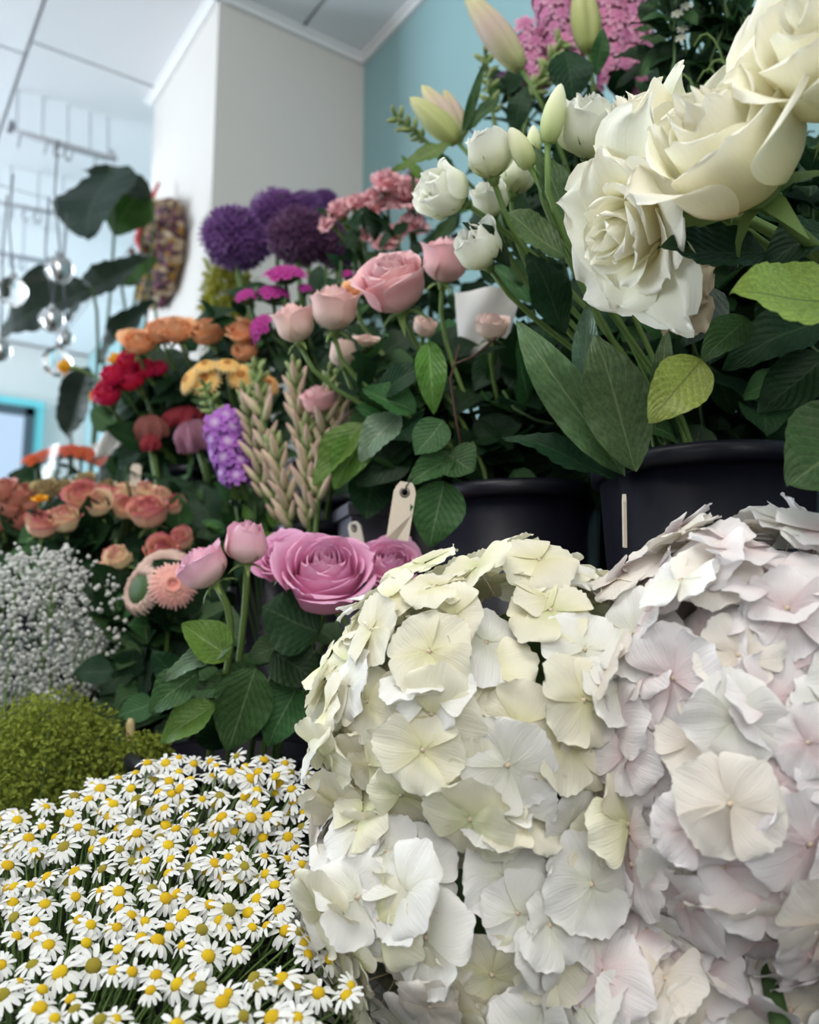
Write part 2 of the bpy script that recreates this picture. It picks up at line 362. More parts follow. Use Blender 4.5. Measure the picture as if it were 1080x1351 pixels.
# ------------------------------------------------------------------ buckets
BK = {}
def bucket(key, x, y, r, rim, shelf, label, mat='bucket', square=False):
    h = rim - shelf; o = root('flower_bucket', (x, y, shelf), label, 'bucket'); s = 4 if square else 28; k = .80
    V, Fs = lathe([(0, .004), (r*k, .0), (r*k + .001, .002), (r, h), (r - .004, h), (r*k - .004, .01), (0, .008)], s)
    rot = Matrix.Rotation(.5 if square else 0, 4, 'Z')
    link('body', build('bucket_body', V, Fs, M[mat], None, not square), o, rot)
    V, Fs = lathe([(r - .001, h - .013), (r + .006, h - .012), (r + .007, h - .002), (r + .003, h + .002), (r - .004, h + .001)], s)
    link('rim', build('bucket_rim', V, Fs, M[mat], None, not square), o, rot)
    V, Fs = lathe([(0, h*.55), (r*.90 - .004, h*.55)], s); link('water', build('bucket_water', V, Fs, M['water']), o, rot)
    BK[key] = Vector((x, y, shelf + .035)), r*.55, rim
    return o
bucket('hyd', .285, .36, .085, .71, T0, 'black bucket under the cream hydrangea heads')
bucket('hyd2', .285, .15, .085, .70, T0, 'black bucket under the blush hydrangea head at the edge')
bucket('cham', .11, .50, .085, .68, T0, 'black bucket hidden beneath the chamomile daisies')
bucket('pink', .305, .72, .085, .85, T0, 'black bucket under the bright pink roses')
bucket('cream', .577, .412, .085, 1.088, T1, 'large black bucket holding the white lisianthus, with an upright card at its side')
bucket('pale', .543, .605, .082, 1.088, T1, 'black bucket holding the pale pink roses, in deep shade')
bucket('grey', .465, .745, .042, 1.086, T1, 'grey bucket with a slanted card tag, behind the pink roses', 'bucketg', True)
bucket('tub', .462, .855, .046, 1.078, T1, 'small black tub holding the cream tuberose spikes')
bucket('stock', .462, .972, .050, 1.08, T1, 'black bucket holding the violet stock')
bucket('gerb', .50, 1.09, .048, 1.12, T1, 'black bucket holding the buttercream gerberas')
bucket('celos', .435, 1.215, .050, 1.20, T1, 'tall black bucket below the velvety cockscomb heads')
bucket('peach', .56, 1.20, .055, 1.16, T1, 'black bucket holding the peach roses')
bucket('mag', .60, .985, .055, 1.14, T1, 'black bucket holding the magenta sweet williams')
bucket('red', .47, 1.40, .060, 1.14, T1, 'black bucket holding the crimson blooms')
bucket('allium', .76, 1.36, .080, 1.28, T2, 'black bucket holding the purple alliums')
bucket('carn', .77, 1.06, .080, 1.22, T2, 'black bucket holding the dusty pink carnations')
bucket('lily', .755, .66, .080, 1.20, T2, 'black bucket holding the budded lilies')
bucket('lark', .86, .86, .080, 1.20, T2, 'black bucket holding the pink larkspur')
bucket('greens', .84, .46, .080, 1.22, T2, 'black bucket holding the dark trailing greenery')
bucket('rosec', .60, .19, .085, 1.05, T1, 'black bucket holding the large cream roses')
bucket('gold', .56, 1.60, .060, 1.25, T1, 'black bucket holding the yellow goldenrod')
bucket('spray', .27, 1.16, .085, .92, T0, 'black bucket holding the red and cream spray roses')
bucket('sprayl', .10, 1.24, .070, .92, T0, 'black bucket holding the dusty orange spray roses')
bucket('salmon', .31, .925, .060, .83, T0, 'black bucket holding the two fringed gerberas')
bucket('breath', .15, .98, .075, .79, T0, "black bucket under the baby's breath")
bucket('bush', .14, .76, .065, .72, T0, 'black bucket under the lime green filler')
bucket('orange', .27, 1.72, .085, 1.10, T0, 'black bucket under the wrapped orange flowers')
bucket('plant', .52, 2.28, .085, 1.02, T1, 'dark pot of the large leaved house plant')
def inb(key):
    c, r, rim = BK[key]; a = random.uniform(0, 6.28); q = r*math.sqrt(random.random())
    b = c + Vector((q*math.cos(a), q*math.sin(a), 0)); RIM[(round(b.x, 4), round(b.y, 4))] = (rim, c, r); return b
RIM = {}

# ------------------------------------------------------------------ leaves, stems
def leaf_proto(name, mat, kind, var, hi):
    rg = random.Random(var*17 + len(kind)); bend = rg.uniform(.05, .28); fold = rg.uniform(.10, .30); ph = rg.uniform(0, 6)
    nu, nv = (11, 25) if hi else (5, 9)
    def fn(u, v):
        if kind == 'rose': w = .40*np.sin(np.pi*np.clip(v, 0, 1)**.78)**.80
        elif kind == 'liz': w = .26*np.sin(np.pi*np.clip(v, 0, 1)**.95)**.85
        elif kind == 'lance': w = .12*np.sin(np.pi*v**.75)**.9
        elif kind == 'big': w = .34*np.sin(np.pi*v**.82)**.75
        else: w = .36*np.sin(np.pi*v**.9)**.7
        if hi and kind == 'rose': w = w*(1 + .035*((v*16) % 1)*np.minimum(1, np.sin(np.pi*v)*3))
        x = u*w; z = fold*np.abs(u)*w*1.3 - bend*v**2 + .03*np.sin(v*6 + ph)*(1 - .5*np.abs(u)) + .03*np.abs(u)*np.sin(v*11 + ph*2 + np.sign(u))
        z += .012*np.abs(u)*np.cos(v*50)*(1 if hi else 0)
        return x, v, z + bend*v*.6
    return gridmesh(name, fn, nu, nv, mat)
LP = {}
def leafmesh(mat, kind, hi=False):
    var = random.randrange(4); k = (mat, kind, var, hi)
    if k not in LP: LP[k] = leaf_proto('leaf_' + kind, M[mat], kind, var, hi)
    return LP[k]
def leafM(p0, p1, n, wide=1.0):
    y = p1 - p0; L = y.length; y.normalize(); x = y.cross(n)
    if x.length < 1e-4: x = y.orthogonal()
    x.normalize(); z = x.cross(y)
    m = Matrix((x*L*wide, y*L, z*L)).transposed().to_4x4(); m.translation = p0; return m
def bez(p0, p1, p2, p3, n):
    return [p0*(1-t)**3 + p1*3*t*(1-t)**2 + p2*3*t*t*(1-t) + p3*t**3 for t in np.linspace(0, 1, n)]
def stem_pts(top, axis, base, n=9, bow=.3):
    k = RIM.get((round(base.x, 4), round(base.y, 4)))
    if not k or top.z < k[0] + .03:
        L = (top - base).length; return bez(top, top - axis*L*bow, base + Vector((0, 0, L*.35)), base, n)
    rim, c, r = k; lean = Vector((top.x - c.x, top.y - c.y, 0)); lean = lean.normalized()*min(lean.length*.4, r*1.1)
    q = Vector((c.x + lean.x, c.y + lean.y, rim)); q = q.lerp(Vector((base.x, base.y, rim)), .35); L = (top - q).length   # the stem crosses the rim inside the bucket
    return bez(top, top - axis*L*bow, q + (q - base).normalized()*L*.3, q, n - 1) + [base]
def add_stem(r, pts, rad, mat='stem', name='stem', sides=6):
    V, Fs = tube([p - r.location for p in pts], rad, sides)
    return link(name, build(name, V, Fs, M[mat]), r)
def add_leaf(r, p0, p1, n=None, mat='leaf', kind='rose', wide=1.0, hi=False, name='leaf'):
    n = n or (D(0, .6, .8) + Vector((random.uniform(-.4, .4), random.uniform(-.4, .4), random.uniform(-.3, .3)))).normalized()
    return link(name, leafmesh(mat, kind, hi), r, leafM(p0 - r.location, p1 - r.location, n, wide))
def pleaf(r, b, t, d, wpx=None, mat='leaf', kind='rose', hi=False, n=None, dt=None):
    """leaf from base pixel b to tip pixel t at depth d (tip depth dt)"""
    p0, p1 = P(b[0], b[1], d), P(t[0], t[1], dt or d - .01)
    L = math.dist(b, t); k = dict(rose=.72, liz=.50, lance=.23, big=.64).get(kind, .7)
    wide = 1.0 if wpx is None else wpx/(k*L)
    return add_leaf(r, p0, p1, n or D(random.uniform(-.25, .25), .45, 1), mat, kind, wide, hi)
def stem_leaves(r, pts, nl, size, mat='leaf', kind='rose', t0=.25, t1=.75, droop=.2, hi=False):
    for i in range(nl):
        t = random.uniform(t0, t1)*(len(pts) - 1); k = int(t); p = pts[k].lerp(pts[min(k+1, len(pts)-1)], t - k)
        a = random.uniform(0, 6.28); dr = Vector((math.cos(a), math.sin(a), random.uniform(-droop, .5))).normalized()
        s = size*random.uniform(.7, 1.2)
        add_leaf(r, p + dr*.004, p + dr*s, (UP + Vector((random.uniform(-.6, .6), random.uniform(-.6, .6), 0)) - FWD*.5).normalized(), mat, kind, random.uniform(.85, 1.1), hi)

# ------------------------------------------------------------------ blooms
def bloom_petal(name, mat, R, H, az, w, flare, curl, tip, ruff, roll, nu, nv, ph):
    def fn(u, v):
        v = 1 - (1 - v)**1.5
        V = v*(1 - .07*np.abs(u)**2.2*v)
        a = np.clip(V/.5, 0, 1); r = R*np.sin(a*np.pi/2)**.8
        t = np.clip((V - .45)/.55, 0, 1)
        r = r + R*flare*t**1.5 + curl*.55*t**3
        z = H*V**1.2 - curl*.50*t**3.2
        ws = 1.06*(.22 + .78*np.sin(np.pi/2*np.minimum(1, v/.6)))*np.sqrt(np.maximum(.05, 1 - np.maximum(0, (v - .50)/.50)**4.5))
        phi = az + u*w*ws
        r = r + R*.035*u*v + roll*np.abs(u)**4*v**1.5*.13 + tip*np.exp(-(u/.22)**2)*t**4
        r = r + ruff*np.sin(u*5.5 + ph)*t**1.5
        z = z + ruff*.8*np.sin(u*7 + ph*2)*t**2
        return r*np.cos(phi), r*np.sin(phi), z
    return gridmesh(name, fn, nu, nv, mat)
BP = {}
def bloom(kind, mat, hi=False, var=0):
    k_ = (kind, mat, hi, var)
    if k_ in BP: return BP[k_]
    rg = random.Random(hash(kind) % 1 + var*31 + len(kind)); out = []
    nu, nv = (15, 15) if hi else (9, 9)
    m = M[mat]
    def add(N, f):
        for k in range(N):
            t = k/(N - 1); d = f(t); out.append(bloom_petal('petal', m, d['R'], d['H'], k*2.399 + rg.uniform(-.2, .2), d['w'], d['fl'], d.get('cu', 0), d.get('tip', 0), d.get('ru', .01), d.get('ro', .3), nu, nv, rg.uniform(0, 6)))
    J = lambda s: rg.uniform(-s, s)
    if kind == 'open':
        add(26, lambda t: dict(R=.10 + .62*t**.9, H=.98 - .16*t + J(.03), w=2.3 - 1.35*t**.6, fl=-.45 + .95*t**1.6 + J(.05), cu=max(0, t - .35)*.55 + J(.03), tip=max(0, t - .5)*.14, ru=.008 + .02*t, ro=.2 + .5*t))
    elif kind == 'round':
        add(26, lambda t: dict(R=.10 + .68*t**.85, H=1.12 - .14*t + J(.03), w=2.3 - 1.3*t**.6, fl=-.52 + .76*t**1.8 + J(.02), cu=max(0, t - .4)*.48, tip=max(0, t - .5)*.10, ru=.002 + .018*t**2, ro=.05 + .5*t**2))
    elif kind == 'cream':
        add(15, lambda t: dict(R=.13 + .62*t**.8, H=1.30 - .22*t + J(.04), w=2.1 - 1.0*t**.6, fl=-.55 + .85*t**1.7 + J(.03), cu=max(0, t - .45)*.62, tip=max(0, t - .5)*.14, ru=.003 + .032*t**2, ro=.05 + .6*t**2))
    elif kind == 'half':
        add(16, lambda t: dict(R=.12 + .66*t**.8, H=1.34 - .16*t + J(.03), w=2.3 - 1.2*t**.6, fl=-.55 + .62*t**1.8 + J(.03), cu=max(0, t - .62)*.55, tip=max(0, t - .6)*.2, ru=.003 + .016*t**2, ro=.05 + .5*t**2))
    elif kind == 'bud':
        add(10, lambda t: dict(R=.18 + .62*t**.8, H=1.62 - .12*t + J(.03), w=2.2 - 1.0*t**.6, fl=-.70 + .38*t**1.6 + J(.04), cu=max(0, t - .8)*.5, tip=.03, ru=.006, ro=.2))
    elif kind == 'blown':
        add(22, lambda t: dict(R=.10 + .50*t**.9, H=.95 - .35*t + J(.05), w=1.7 - .85*t**.6, fl=-.3 + 1.5*t**1.3 + J(.08), cu=max(0, t - .25)*.7 + J(.04), tip=max(0, t - .4)*.16, ru=.01 + .07*t**1.5, ro=.1 + .7*t))
    elif kind == 'liz':
        add(9, lambda t: dict(R=.18 + .58*t**.8, H=1.45 - .10*t + J(.05), w=1.9 - .75*t**.6, fl=-.55 + .55*t**1.5 + J(.06), cu=max(0, t - .6)*.35, tip=.06, ru=.02 + .03*t, ro=.3))
    elif kind == 'carn':
        add(14, lambda t: dict(R=.10 + .42*t, H=1.05 - .50*t + J(.06), w=.95, fl=.2 + .9*t + J(.15), cu=.1*t, tip=0, ru=.10, ro=.2))
    elif kind == 'spray':
        add(8, lambda t: dict(R=.16 + .58*t**.8, H=1.28 - .16*t, w=2.2 - 1.1*t**.6, fl=-.5 + .62*t**1.6 + J(.06), cu=max(0, t - .5)*.5, tip=.05, ru=.02, ro=.3))
    elif kind == 'pom':
        add(12, lambda t: dict(R=.16 + .60*t**.8, H=1.2 - .35*t, w=1.7 - .7*t, fl=-.6 + .6*t, cu=0, tip=0, ru=.03, ro=.2))
    BP[k_] = out; return out
def star_calyx(name, mat, n, L, wd, drop):
    V = []; Fs = []
    for k in range(n):
        a0 = 2*math.pi*k/n; o = len(V)
        for t, w in ((0, 1), (.35, 1.0), (.7, .55), (1, .02)):
            r = .10 + L*.62*t; z = -.02 - drop*t*t + .30*t*(1 - drop)
            for s in (-1, 1):
                V.append((r*math.cos(a0) - s*wd*w*math.sin(a0), r*math.sin(a0) + s*wd*w*math.cos(a0), z))
        Fs += [(o + 2*i, o + 2*i + 1, o + 2*i + 3, o + 2*i + 2) for i in range(3)]
    v2, f2 = lathe([(0, -.22), (.12, -.18), (.16, -.06), (.24, .03), (0, .06)], 8)
    V, Fs = join([(V, Fs), (v2, f2)])
    return build(name, V, Fs, M[mat])
CAL = dict(rose=star_calyx('calyx', 'sepal', 5, 1.0, .11, .45), liz=star_calyx('calyx', 'sepal', 5, 1.1, .05, -.3))
v_, f_ = lathe([(0, -.75), (.10, -.72), (.20, -.4), (.24, 0), (.30, .12), (0, .1)], 10); CAL['carn'] = build('calyx', v_, f_, M['sepal'])
def flower(name, px, py, d, rpx, axis, kind, mat, bk, label, cat='rose', group=None, hi=False, leaves=3, lsize=.05, smat='stem', srad=.0024, cal='rose', lmat='leaf', lkind='rose', squash=1.0, var=None, base=None, bow=.3, lt=(.25, .75)):
    ax = D(*axis); s = rpx*d/F; c = P(px, py, d)
    bo = c - ax*s*(.62 if kind in ('bud', 'liz', 'half') else .45)*squash
    b = base if base is not None else inb(bk)
    r = root(name, b, label, cat, group)
    fm = Matrix.Translation(bo - b) @ frame(ax) @ Matrix.Rotation(random.uniform(0, 6.28), 4, 'Z') @ Matrix.Diagonal((s, s, s*squash, 1))
    for me in bloom(kind, mat, hi, random.randrange(2) if var is None else var): link('petal', me, r, fm)
    link('calyx', CAL[cal], r, fm)
    pts = stem_pts(bo - ax*s*.15, ax, b, 10, bow)
    add_stem(r, pts, srad, smat)
    if leaves: stem_leaves(r, pts, leaves, lsize, lmat, lkind, *lt)
    r['_s'] = s
    return r, pts

# ---- foreground cream roses, upper right
r, p = flower('cream_rose', 972, 212, .44, 122, (-.72, .42, .52), 'cream', 'cream', 'rosec', 'large open cream rose in profile, its heart turned up and left', hi=True, leaves=1, lmat='leafd', squash=1.2, srad=.004, group='large cream roses', bow=.25)
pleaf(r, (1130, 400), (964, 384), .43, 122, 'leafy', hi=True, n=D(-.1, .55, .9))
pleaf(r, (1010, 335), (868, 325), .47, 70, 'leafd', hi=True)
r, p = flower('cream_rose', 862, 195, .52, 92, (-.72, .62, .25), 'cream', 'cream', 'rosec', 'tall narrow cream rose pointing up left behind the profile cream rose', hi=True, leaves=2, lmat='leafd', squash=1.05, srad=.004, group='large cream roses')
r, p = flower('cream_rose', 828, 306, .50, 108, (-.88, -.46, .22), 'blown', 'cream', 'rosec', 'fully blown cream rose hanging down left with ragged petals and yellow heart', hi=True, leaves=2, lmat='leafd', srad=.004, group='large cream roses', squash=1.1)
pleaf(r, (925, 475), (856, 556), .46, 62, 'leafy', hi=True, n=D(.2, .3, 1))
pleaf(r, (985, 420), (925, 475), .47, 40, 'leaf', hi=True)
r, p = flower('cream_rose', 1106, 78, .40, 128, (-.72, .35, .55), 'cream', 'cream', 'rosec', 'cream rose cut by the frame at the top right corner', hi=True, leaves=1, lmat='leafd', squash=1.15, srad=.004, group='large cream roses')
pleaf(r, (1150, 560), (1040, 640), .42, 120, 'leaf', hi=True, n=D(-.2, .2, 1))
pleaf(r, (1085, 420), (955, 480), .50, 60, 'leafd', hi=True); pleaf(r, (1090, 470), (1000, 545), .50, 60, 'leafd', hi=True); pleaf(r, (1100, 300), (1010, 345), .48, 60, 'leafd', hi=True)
r, p = flower('cream_rose', 890, 388, .56, 42, (-.5, .1, .8), 'blown', 'dried', 'rosec', 'small wilted beige rose fading behind the blown cream rose', leaves=2, lmat='leafd')
pleaf(r, (930, 375), (905, 455), .57, 62, 'leafg', 'rose')

# ---- white lisianthus
LZ = 'white lisianthus flowers'
def lis(px, py, d, rpx, ax, label, **k):
    return flower('lisianthus', px, py, d, rpx, ax, 'liz', 'white', 'cream', label, 'lisianthus', LZ, True, leaves=0, cal='liz', srad=.0024, **k)
r, p = lis(590, 255, .66, 46, (-.75, .15, .55), 'white lisianthus facing down left, first of the white blooms beside the pink roses')
pleaf(r, (672, 352), (615, 288), .66, 45, 'leafd', 'liz')
r, p = lis(645, 208, .64, 44, (-.25, .9, .4), 'upright white lisianthus cup between two pale buds')
pleaf(r, (745, 340), (668, 278), .62, 62, 'leafl', 'liz', True)
pleaf(r, (838, 622), (787, 440), .60, 86, 'leafl', 'liz', True, n=D(-.2, .1, 1))
r, p = lis(778, 174, .62, 56, (-.1, .75, .65), 'largest white lisianthus, rounded, standing highest of its bunch')
pleaf(r, (824, 628), (678, 422), .62, 62, 'leafl', 'liz', True, n=D(-.5, .2, .8))
pleaf(r, (755, 305), (703, 185), .63, 46, 'leafl', 'liz', True)
r, p = lis(678, 232, .70, 40, (.1, .9, .3), 'white lisianthus half hidden behind the upright cup')
pleaf(r, (812, 632), (668, 568), .64, 40, 'leafd', 'liz', True)
r, p = lis(648, 266, .69, 32, (-.2, .5, .6), 'small white lisianthus below the upright cup')
pleaf(r, (770, 520), (775, 400), .65, 34, 'leafp', 'liz', True)
r, p = lis(632, 330, .66, 42, (-.5, .55, .6), 'bluish white lisianthus under the others, touching the pale pink roses')
pleaf(r, (865, 565), (880, 430), .63, 28, 'leafl', 'liz', True); pleaf(r, (745, 440), (700, 330), .66, 60, 'leafd', 'liz', True)
pleaf(r, (830, 600), (735, 480), .66, 46, 'leafl', 'liz', True)
def lathe_bud(name, mat, ribs=0, n=12):
    V = []; prof = [(0, 0), (.13, .03), (.19, .12), (.235, .28), (.25, .42), (.22, .60), (.16, .78), (.09, .92), (0, 1)] if ribs else [(0, 0), (.16, .05), (.23, .2), (.25, .4), (.22, .62), (.15, .82), (.07, .95), (0, 1)]; UV = []
    for k in range(n):
        a = 2*math.pi*k/n
        for r_, z in prof:
            q = r_*(1 - (.24*abs(math.cos(ribs*a/2))**8 if ribs else 0)); V.append((q*math.cos(a + z*.3), q*math.sin(a + z*.3), z)); UV.append((k/n, z))
    m_ = len(prof); Fs = [(k*m_ + j, ((k+1) % n)*m_ + j, ((k+1) % n)*m_ + j + 1, k*m_ + j + 1) for k in range(n) for j in range(m_ - 1)]
    return build(name, V, Fs, M[mat], UV)
BUD = {k: lathe_bud('bud', k, 3 if 'lily' in k else 0, 30 if 'lily' in k else 10) for k in ('lilybud', 'lilybudpink', 'lisbud', 'greenbud', 'tuberose', 'larkspur')}
def budM(p0, p1, fat): 
    y = p1 - p0; m = frame(y) @ Matrix.Diagonal((fat/.5, fat/.5, y.length, 1)); m.translation = p0; return m
def budflower(name, b, t, d, wpx, mat, bk, label, cat, group, dt=None):
    p0, p1 = P(*b, d), P(*t, dt or d); bs = inb(bk); r = root(name, bs, label, cat, group)
    link('bud', BUD[mat], r, budM(p0 - bs, p1 - bs, wpx*d/F))
    link('calyx', CAL['liz' if name == 'lisianthus_bud' else 'rose'], r, Matrix.Translation(p0 - bs) @ frame(p1 - p0) @ Matrix.Diagonal((.009, .009, .012, 1))) if 'lis' in name else None
    pts = stem_pts(p0, (p1 - p0).normalized(), bs); add_stem(r, pts, .0026); return r, pts
budflower('lisianthus_bud', (722, 190), (740, 110), .61, 32, 'lisbud', 'cream', 'slender greenish white lisianthus bud beside the largest white bloom', 'flower bud', 'lisianthus buds')
budflower('lisianthus_bud', (700, 222), (672, 168), .62, 30, 'lisbud', 'cream', 'plump pale green lisianthus bud right of the upright cup', 'flower bud', 'lisianthus buds')
budflower('lisianthus_bud', (705, 205), (703, 165), .66, 20, 'lisbud', 'cream', 'small lisianthus bud tucked between two larger buds', 'flower bud', 'lisianthus buds')

# ---- lilies in bud
LB = 'lily buds'
r, p = budflower('lily_stem', (688, 92), (612, -12), .88, 42, 'lilybudpink', 'lily', 'large pink flushed lily bud leaning left against the teal wall', 'lily bud', LB)
for b, t, w, m_ in (((610, 177), (640, 77), 14, 'leaf'), ((613, 173), (664, 121), 22, 'leaf'), ((678, 172), (694, 108), 34, 'leafd'), ((596, 190), (516, 224), 24, 'leafb')): pleaf(r, b, t, .88, w, m_, 'lance', True)
r, p = budflower('lily_stem', (777, 70), (764, -28), .86, 42, 'lilybud', 'lily', 'large green lily bud standing upright before the pink larkspur', 'lily bud', LB)
for b, t, w, m_ in (((745, 65), (757, 130), 52, 'leafd'), ((785, 100), (797, 35), 26, 'leaf'), ((808, 76), (894, 74), 34, 'leafd'), ((835, 40), (900, 36), 16, 'leaf')): pleaf(r, b, t, .85, w, m_, 'liz', True)
r, p = budflower('lily_stem', (604, 188), (540, 128), .90, 36, 'lilybud', 'lily', 'cluster of green lily buds on the left of the lilies', 'lily bud', LB)
for b, t, w, m_ in (((608, 186), (556, 112), 34, 'lilybudpink'), ((612, 180), (585, 118), 26, 'lilybudpink'), ((606, 190), (598, 150), 18, 'lilybud')):
    p0, p1 = P(*b, .91), P(*t, .92); link('bud', BUD[m_], r, budM(p0 - r.location, p1 - r.location, w*.91/F))
for b, t, w, m_ in (((600, 235), (568, 188), 20, 'leaf'), ((640, 240), (655, 170), 26, 'leafd'), ((690, 290), (650, 215), 40, 'leafd'), ((560, 240), (530, 205), 18, 'leafb')): pleaf(r, b, t, .92, w, m_, 'lance', True)

# ---- pale pink roses
PR = 'pale pink roses'
def pale(px, py, rpx, ax, kind, mat, label, d=.78, leaves=3, hi=True, **k):
    return flower('pale_pink_rose', px, py, d, rpx, ax, kind, mat, 'pale', label, 'rose', PR, hi, leaves=leaves, lsize=.055, lt=(.35, .8), **k)
r, p = pale(520, 381, 53, (-.30, .66, .68), 'round', 'blushpink', 'largest pale pink rose, open with a rosy heart', .76, 1, squash=1.35)
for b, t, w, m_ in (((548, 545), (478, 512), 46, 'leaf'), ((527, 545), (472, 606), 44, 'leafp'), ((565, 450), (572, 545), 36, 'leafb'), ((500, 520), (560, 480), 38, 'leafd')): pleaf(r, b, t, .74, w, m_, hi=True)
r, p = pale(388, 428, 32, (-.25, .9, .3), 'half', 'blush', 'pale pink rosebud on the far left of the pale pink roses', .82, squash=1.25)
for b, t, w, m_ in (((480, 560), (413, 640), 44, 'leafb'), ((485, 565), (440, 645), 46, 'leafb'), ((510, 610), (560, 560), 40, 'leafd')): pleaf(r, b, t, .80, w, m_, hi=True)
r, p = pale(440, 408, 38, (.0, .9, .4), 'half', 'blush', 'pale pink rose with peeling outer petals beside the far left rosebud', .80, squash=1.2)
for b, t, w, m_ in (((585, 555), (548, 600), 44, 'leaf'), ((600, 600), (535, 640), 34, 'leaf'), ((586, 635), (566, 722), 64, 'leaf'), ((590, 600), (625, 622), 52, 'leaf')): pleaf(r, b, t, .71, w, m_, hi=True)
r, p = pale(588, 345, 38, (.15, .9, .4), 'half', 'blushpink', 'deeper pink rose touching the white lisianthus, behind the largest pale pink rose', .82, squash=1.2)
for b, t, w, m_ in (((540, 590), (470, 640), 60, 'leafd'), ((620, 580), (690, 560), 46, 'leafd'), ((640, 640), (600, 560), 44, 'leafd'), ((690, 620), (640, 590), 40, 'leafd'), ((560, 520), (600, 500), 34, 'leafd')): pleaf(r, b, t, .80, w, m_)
pale(467, 383, 18, (0, .6, .8), 'open', 'peach', 'small peach rose wedged behind the pale pink roses', .88, 2)
pale(452, 470, 24, (-.1, .9, .3), 'bud', 'blushcream', 'small pale rosebud below the peeling pale pink rose', .86, 3)
pale(561, 432, 20, (.2, .6, .6), 'half', 'blushcream', 'small cream pink rose below the deeper pink rose', .86, 3)
pale(420, 528, 28, (-.2, .8, .5), 'half', 'blushpink', 'low pale pink rose behind the tuberose spikes', .90, 2)
pale(484, 450, 18, (.1, .8, .5), 'open', 'blushcream', 'tiny cream rose in the shade of the largest pale pink rose', .86, 3)
r, p = pale(648, 432, 27, (.0, .8, .6), 'half', 'blushcream', 'pale pink rose wrapped in a sheet of white paper', .80, 4)
for i in range(14):
    x, y = random.uniform(470, 810), random.uniform(470, 640); a = random.uniform(0, 6.28)
    pleaf(r, (x, y), (x + 50*math.cos(a), y + 42*math.sin(a)), random.uniform(.82, .92), None, random.choice(('leafd', 'leafd', 'leaf', 'leafg')))
# white wrapping paper behind it
def paper(name, pts, d, label, cat, mat='paper', amp=.004):
    q = [P(x, y, d + dz) for x, y, dz in pts]; b = q[0]
    n_ = 10; V = []
    for i in range(n_):
        for j in range(n_):
            s, t = i/(n_-1), j/(n_-1); p_ = (q[0]*(1-s) + q[1]*s)*(1-t) + (q[3]*(1-s) + q[2]*s)*t
            p_ = p_ + FWD*(amp*math.sin(s*9 + t*4) + .03*(s - .5)**2) - b
            V.append(p_)
    V2 = V + [p_ + FWD*.0006 for p_ in V]; g = [tuple(x) for x in grid_faces(n_, n_)]
    me = build(name, V2, g + [tuple(i + n_*n_ for i in f)[::-1] for f in g], M[mat]); o = link(name, me); o.location = b; return tag(o, label, cat)
paper('wrapping_paper', [(600, 382, .03), (690, 378, 0), (664, 470, 0), (607, 468, .02)], .84, 'white paper sheet wrapped behind a pale pink rose, left of the dark lisianthus leaves', 'paper')
# twiggy reddish stems
r = root('twig', inb('pale'), 'thin reddish brown twig rising among the pale pink rose stems', 'twig')
add_stem(r, [P(610, 600, .74), P(600, 545, .74), P(594, 500, .75), P(606, 455, .76)], .0011, 'stemr'); add_stem(r, [P(600, 480, .75), P(625, 470, .74), P(655, 445, .73)], .001, 'stemr', 'side_shoot')
add_leaf(r, P(628, 468, .74), P(668, 455, .73), None, 'leafd', 'lance', 1.2)

# ---- bright pink roses (front)
BR = 'bright pink roses'
def brose(px, py, rpx, ax, kind, mat, label, d=.70, **k):
    return flower('pink_rose', px, py, d, rpx, ax, kind, mat, 'pink', label, 'rose', BR, True, leaves=2, lsize=.06, lt=(.35, .7), srad=.003, **k)
r, p = brose(428, 766, 67, (.06, .64, .76), 'round', 'pink', 'largest bright pink rose, fully open and facing the shop', squash=1.3)
for b, t, w, m_ in (((420, 835), (345, 800), 90, 'leafd'), ((338, 880), (300, 992), 72, 'leaf'), ((392, 905), (352, 985), 60, 'leaf'), ((360, 860), (420, 900), 60, 'leafd')): pleaf(r, b, t, .68, w, m_, hi=True)
r, p = brose(268, 750, 42, (-.55, .75, .3), 'half', 'pinkpale', 'lilac pink rosebud leaning left beside the fringed gerberas')
for b, t, w, m_ in (((308, 850), (211, 896), 30, 'leafp'), ((302, 868), (240, 822), 52, 'leafb'), ((262, 885), (195, 940), 52, 'leaf'), ((284, 928), (210, 980), 46, 'leafb')): pleaf(r, b, t, .66, w, m_, hi=True)
r, p = brose(326, 722, 37, (.05, .95, .35), 'bud', 'pinkpale', 'upright soft pink rosebud in the middle of the bright pink roses')
for b, t, w, m_ in (((330, 960), (290, 890), 70, 'leaf'), ((350, 910), (270, 900), 56, 'leaf'), ((300, 985), (270, 930), 50, 'leafd'), ((240, 900), (200, 860), 36, 'leafd')): pleaf(r, b, t, .72, w, m_, hi=True)
brose(376, 742, 44, (-.3, .6, .7), 'round', 'pink', 'bright pink rose tucked behind the left of the largest pink rose', .75)
brose(512, 750, 46, (.1, .6, .75), 'round', 'pink', 'bright pink rose half behind the cream hydrangea', .74)
brose(470, 745, 26, (.1, .8, .4), 'half', 'pinkpale', 'dull mauve rose in shade between two bright pink roses', .80)
for r_ in (r,):
    for i in range(16):
        x, y = random.uniform(150, 430), random.uniform(840, 1000); a = random.uniform(2, 5.5)
        pleaf(r_, (x, y), (x + 55*math.cos(a), y + 45*abs(math.sin(a))), random.uniform(.76, .84), None, random.choice(('leafd', 'leafd', 'leaf')))

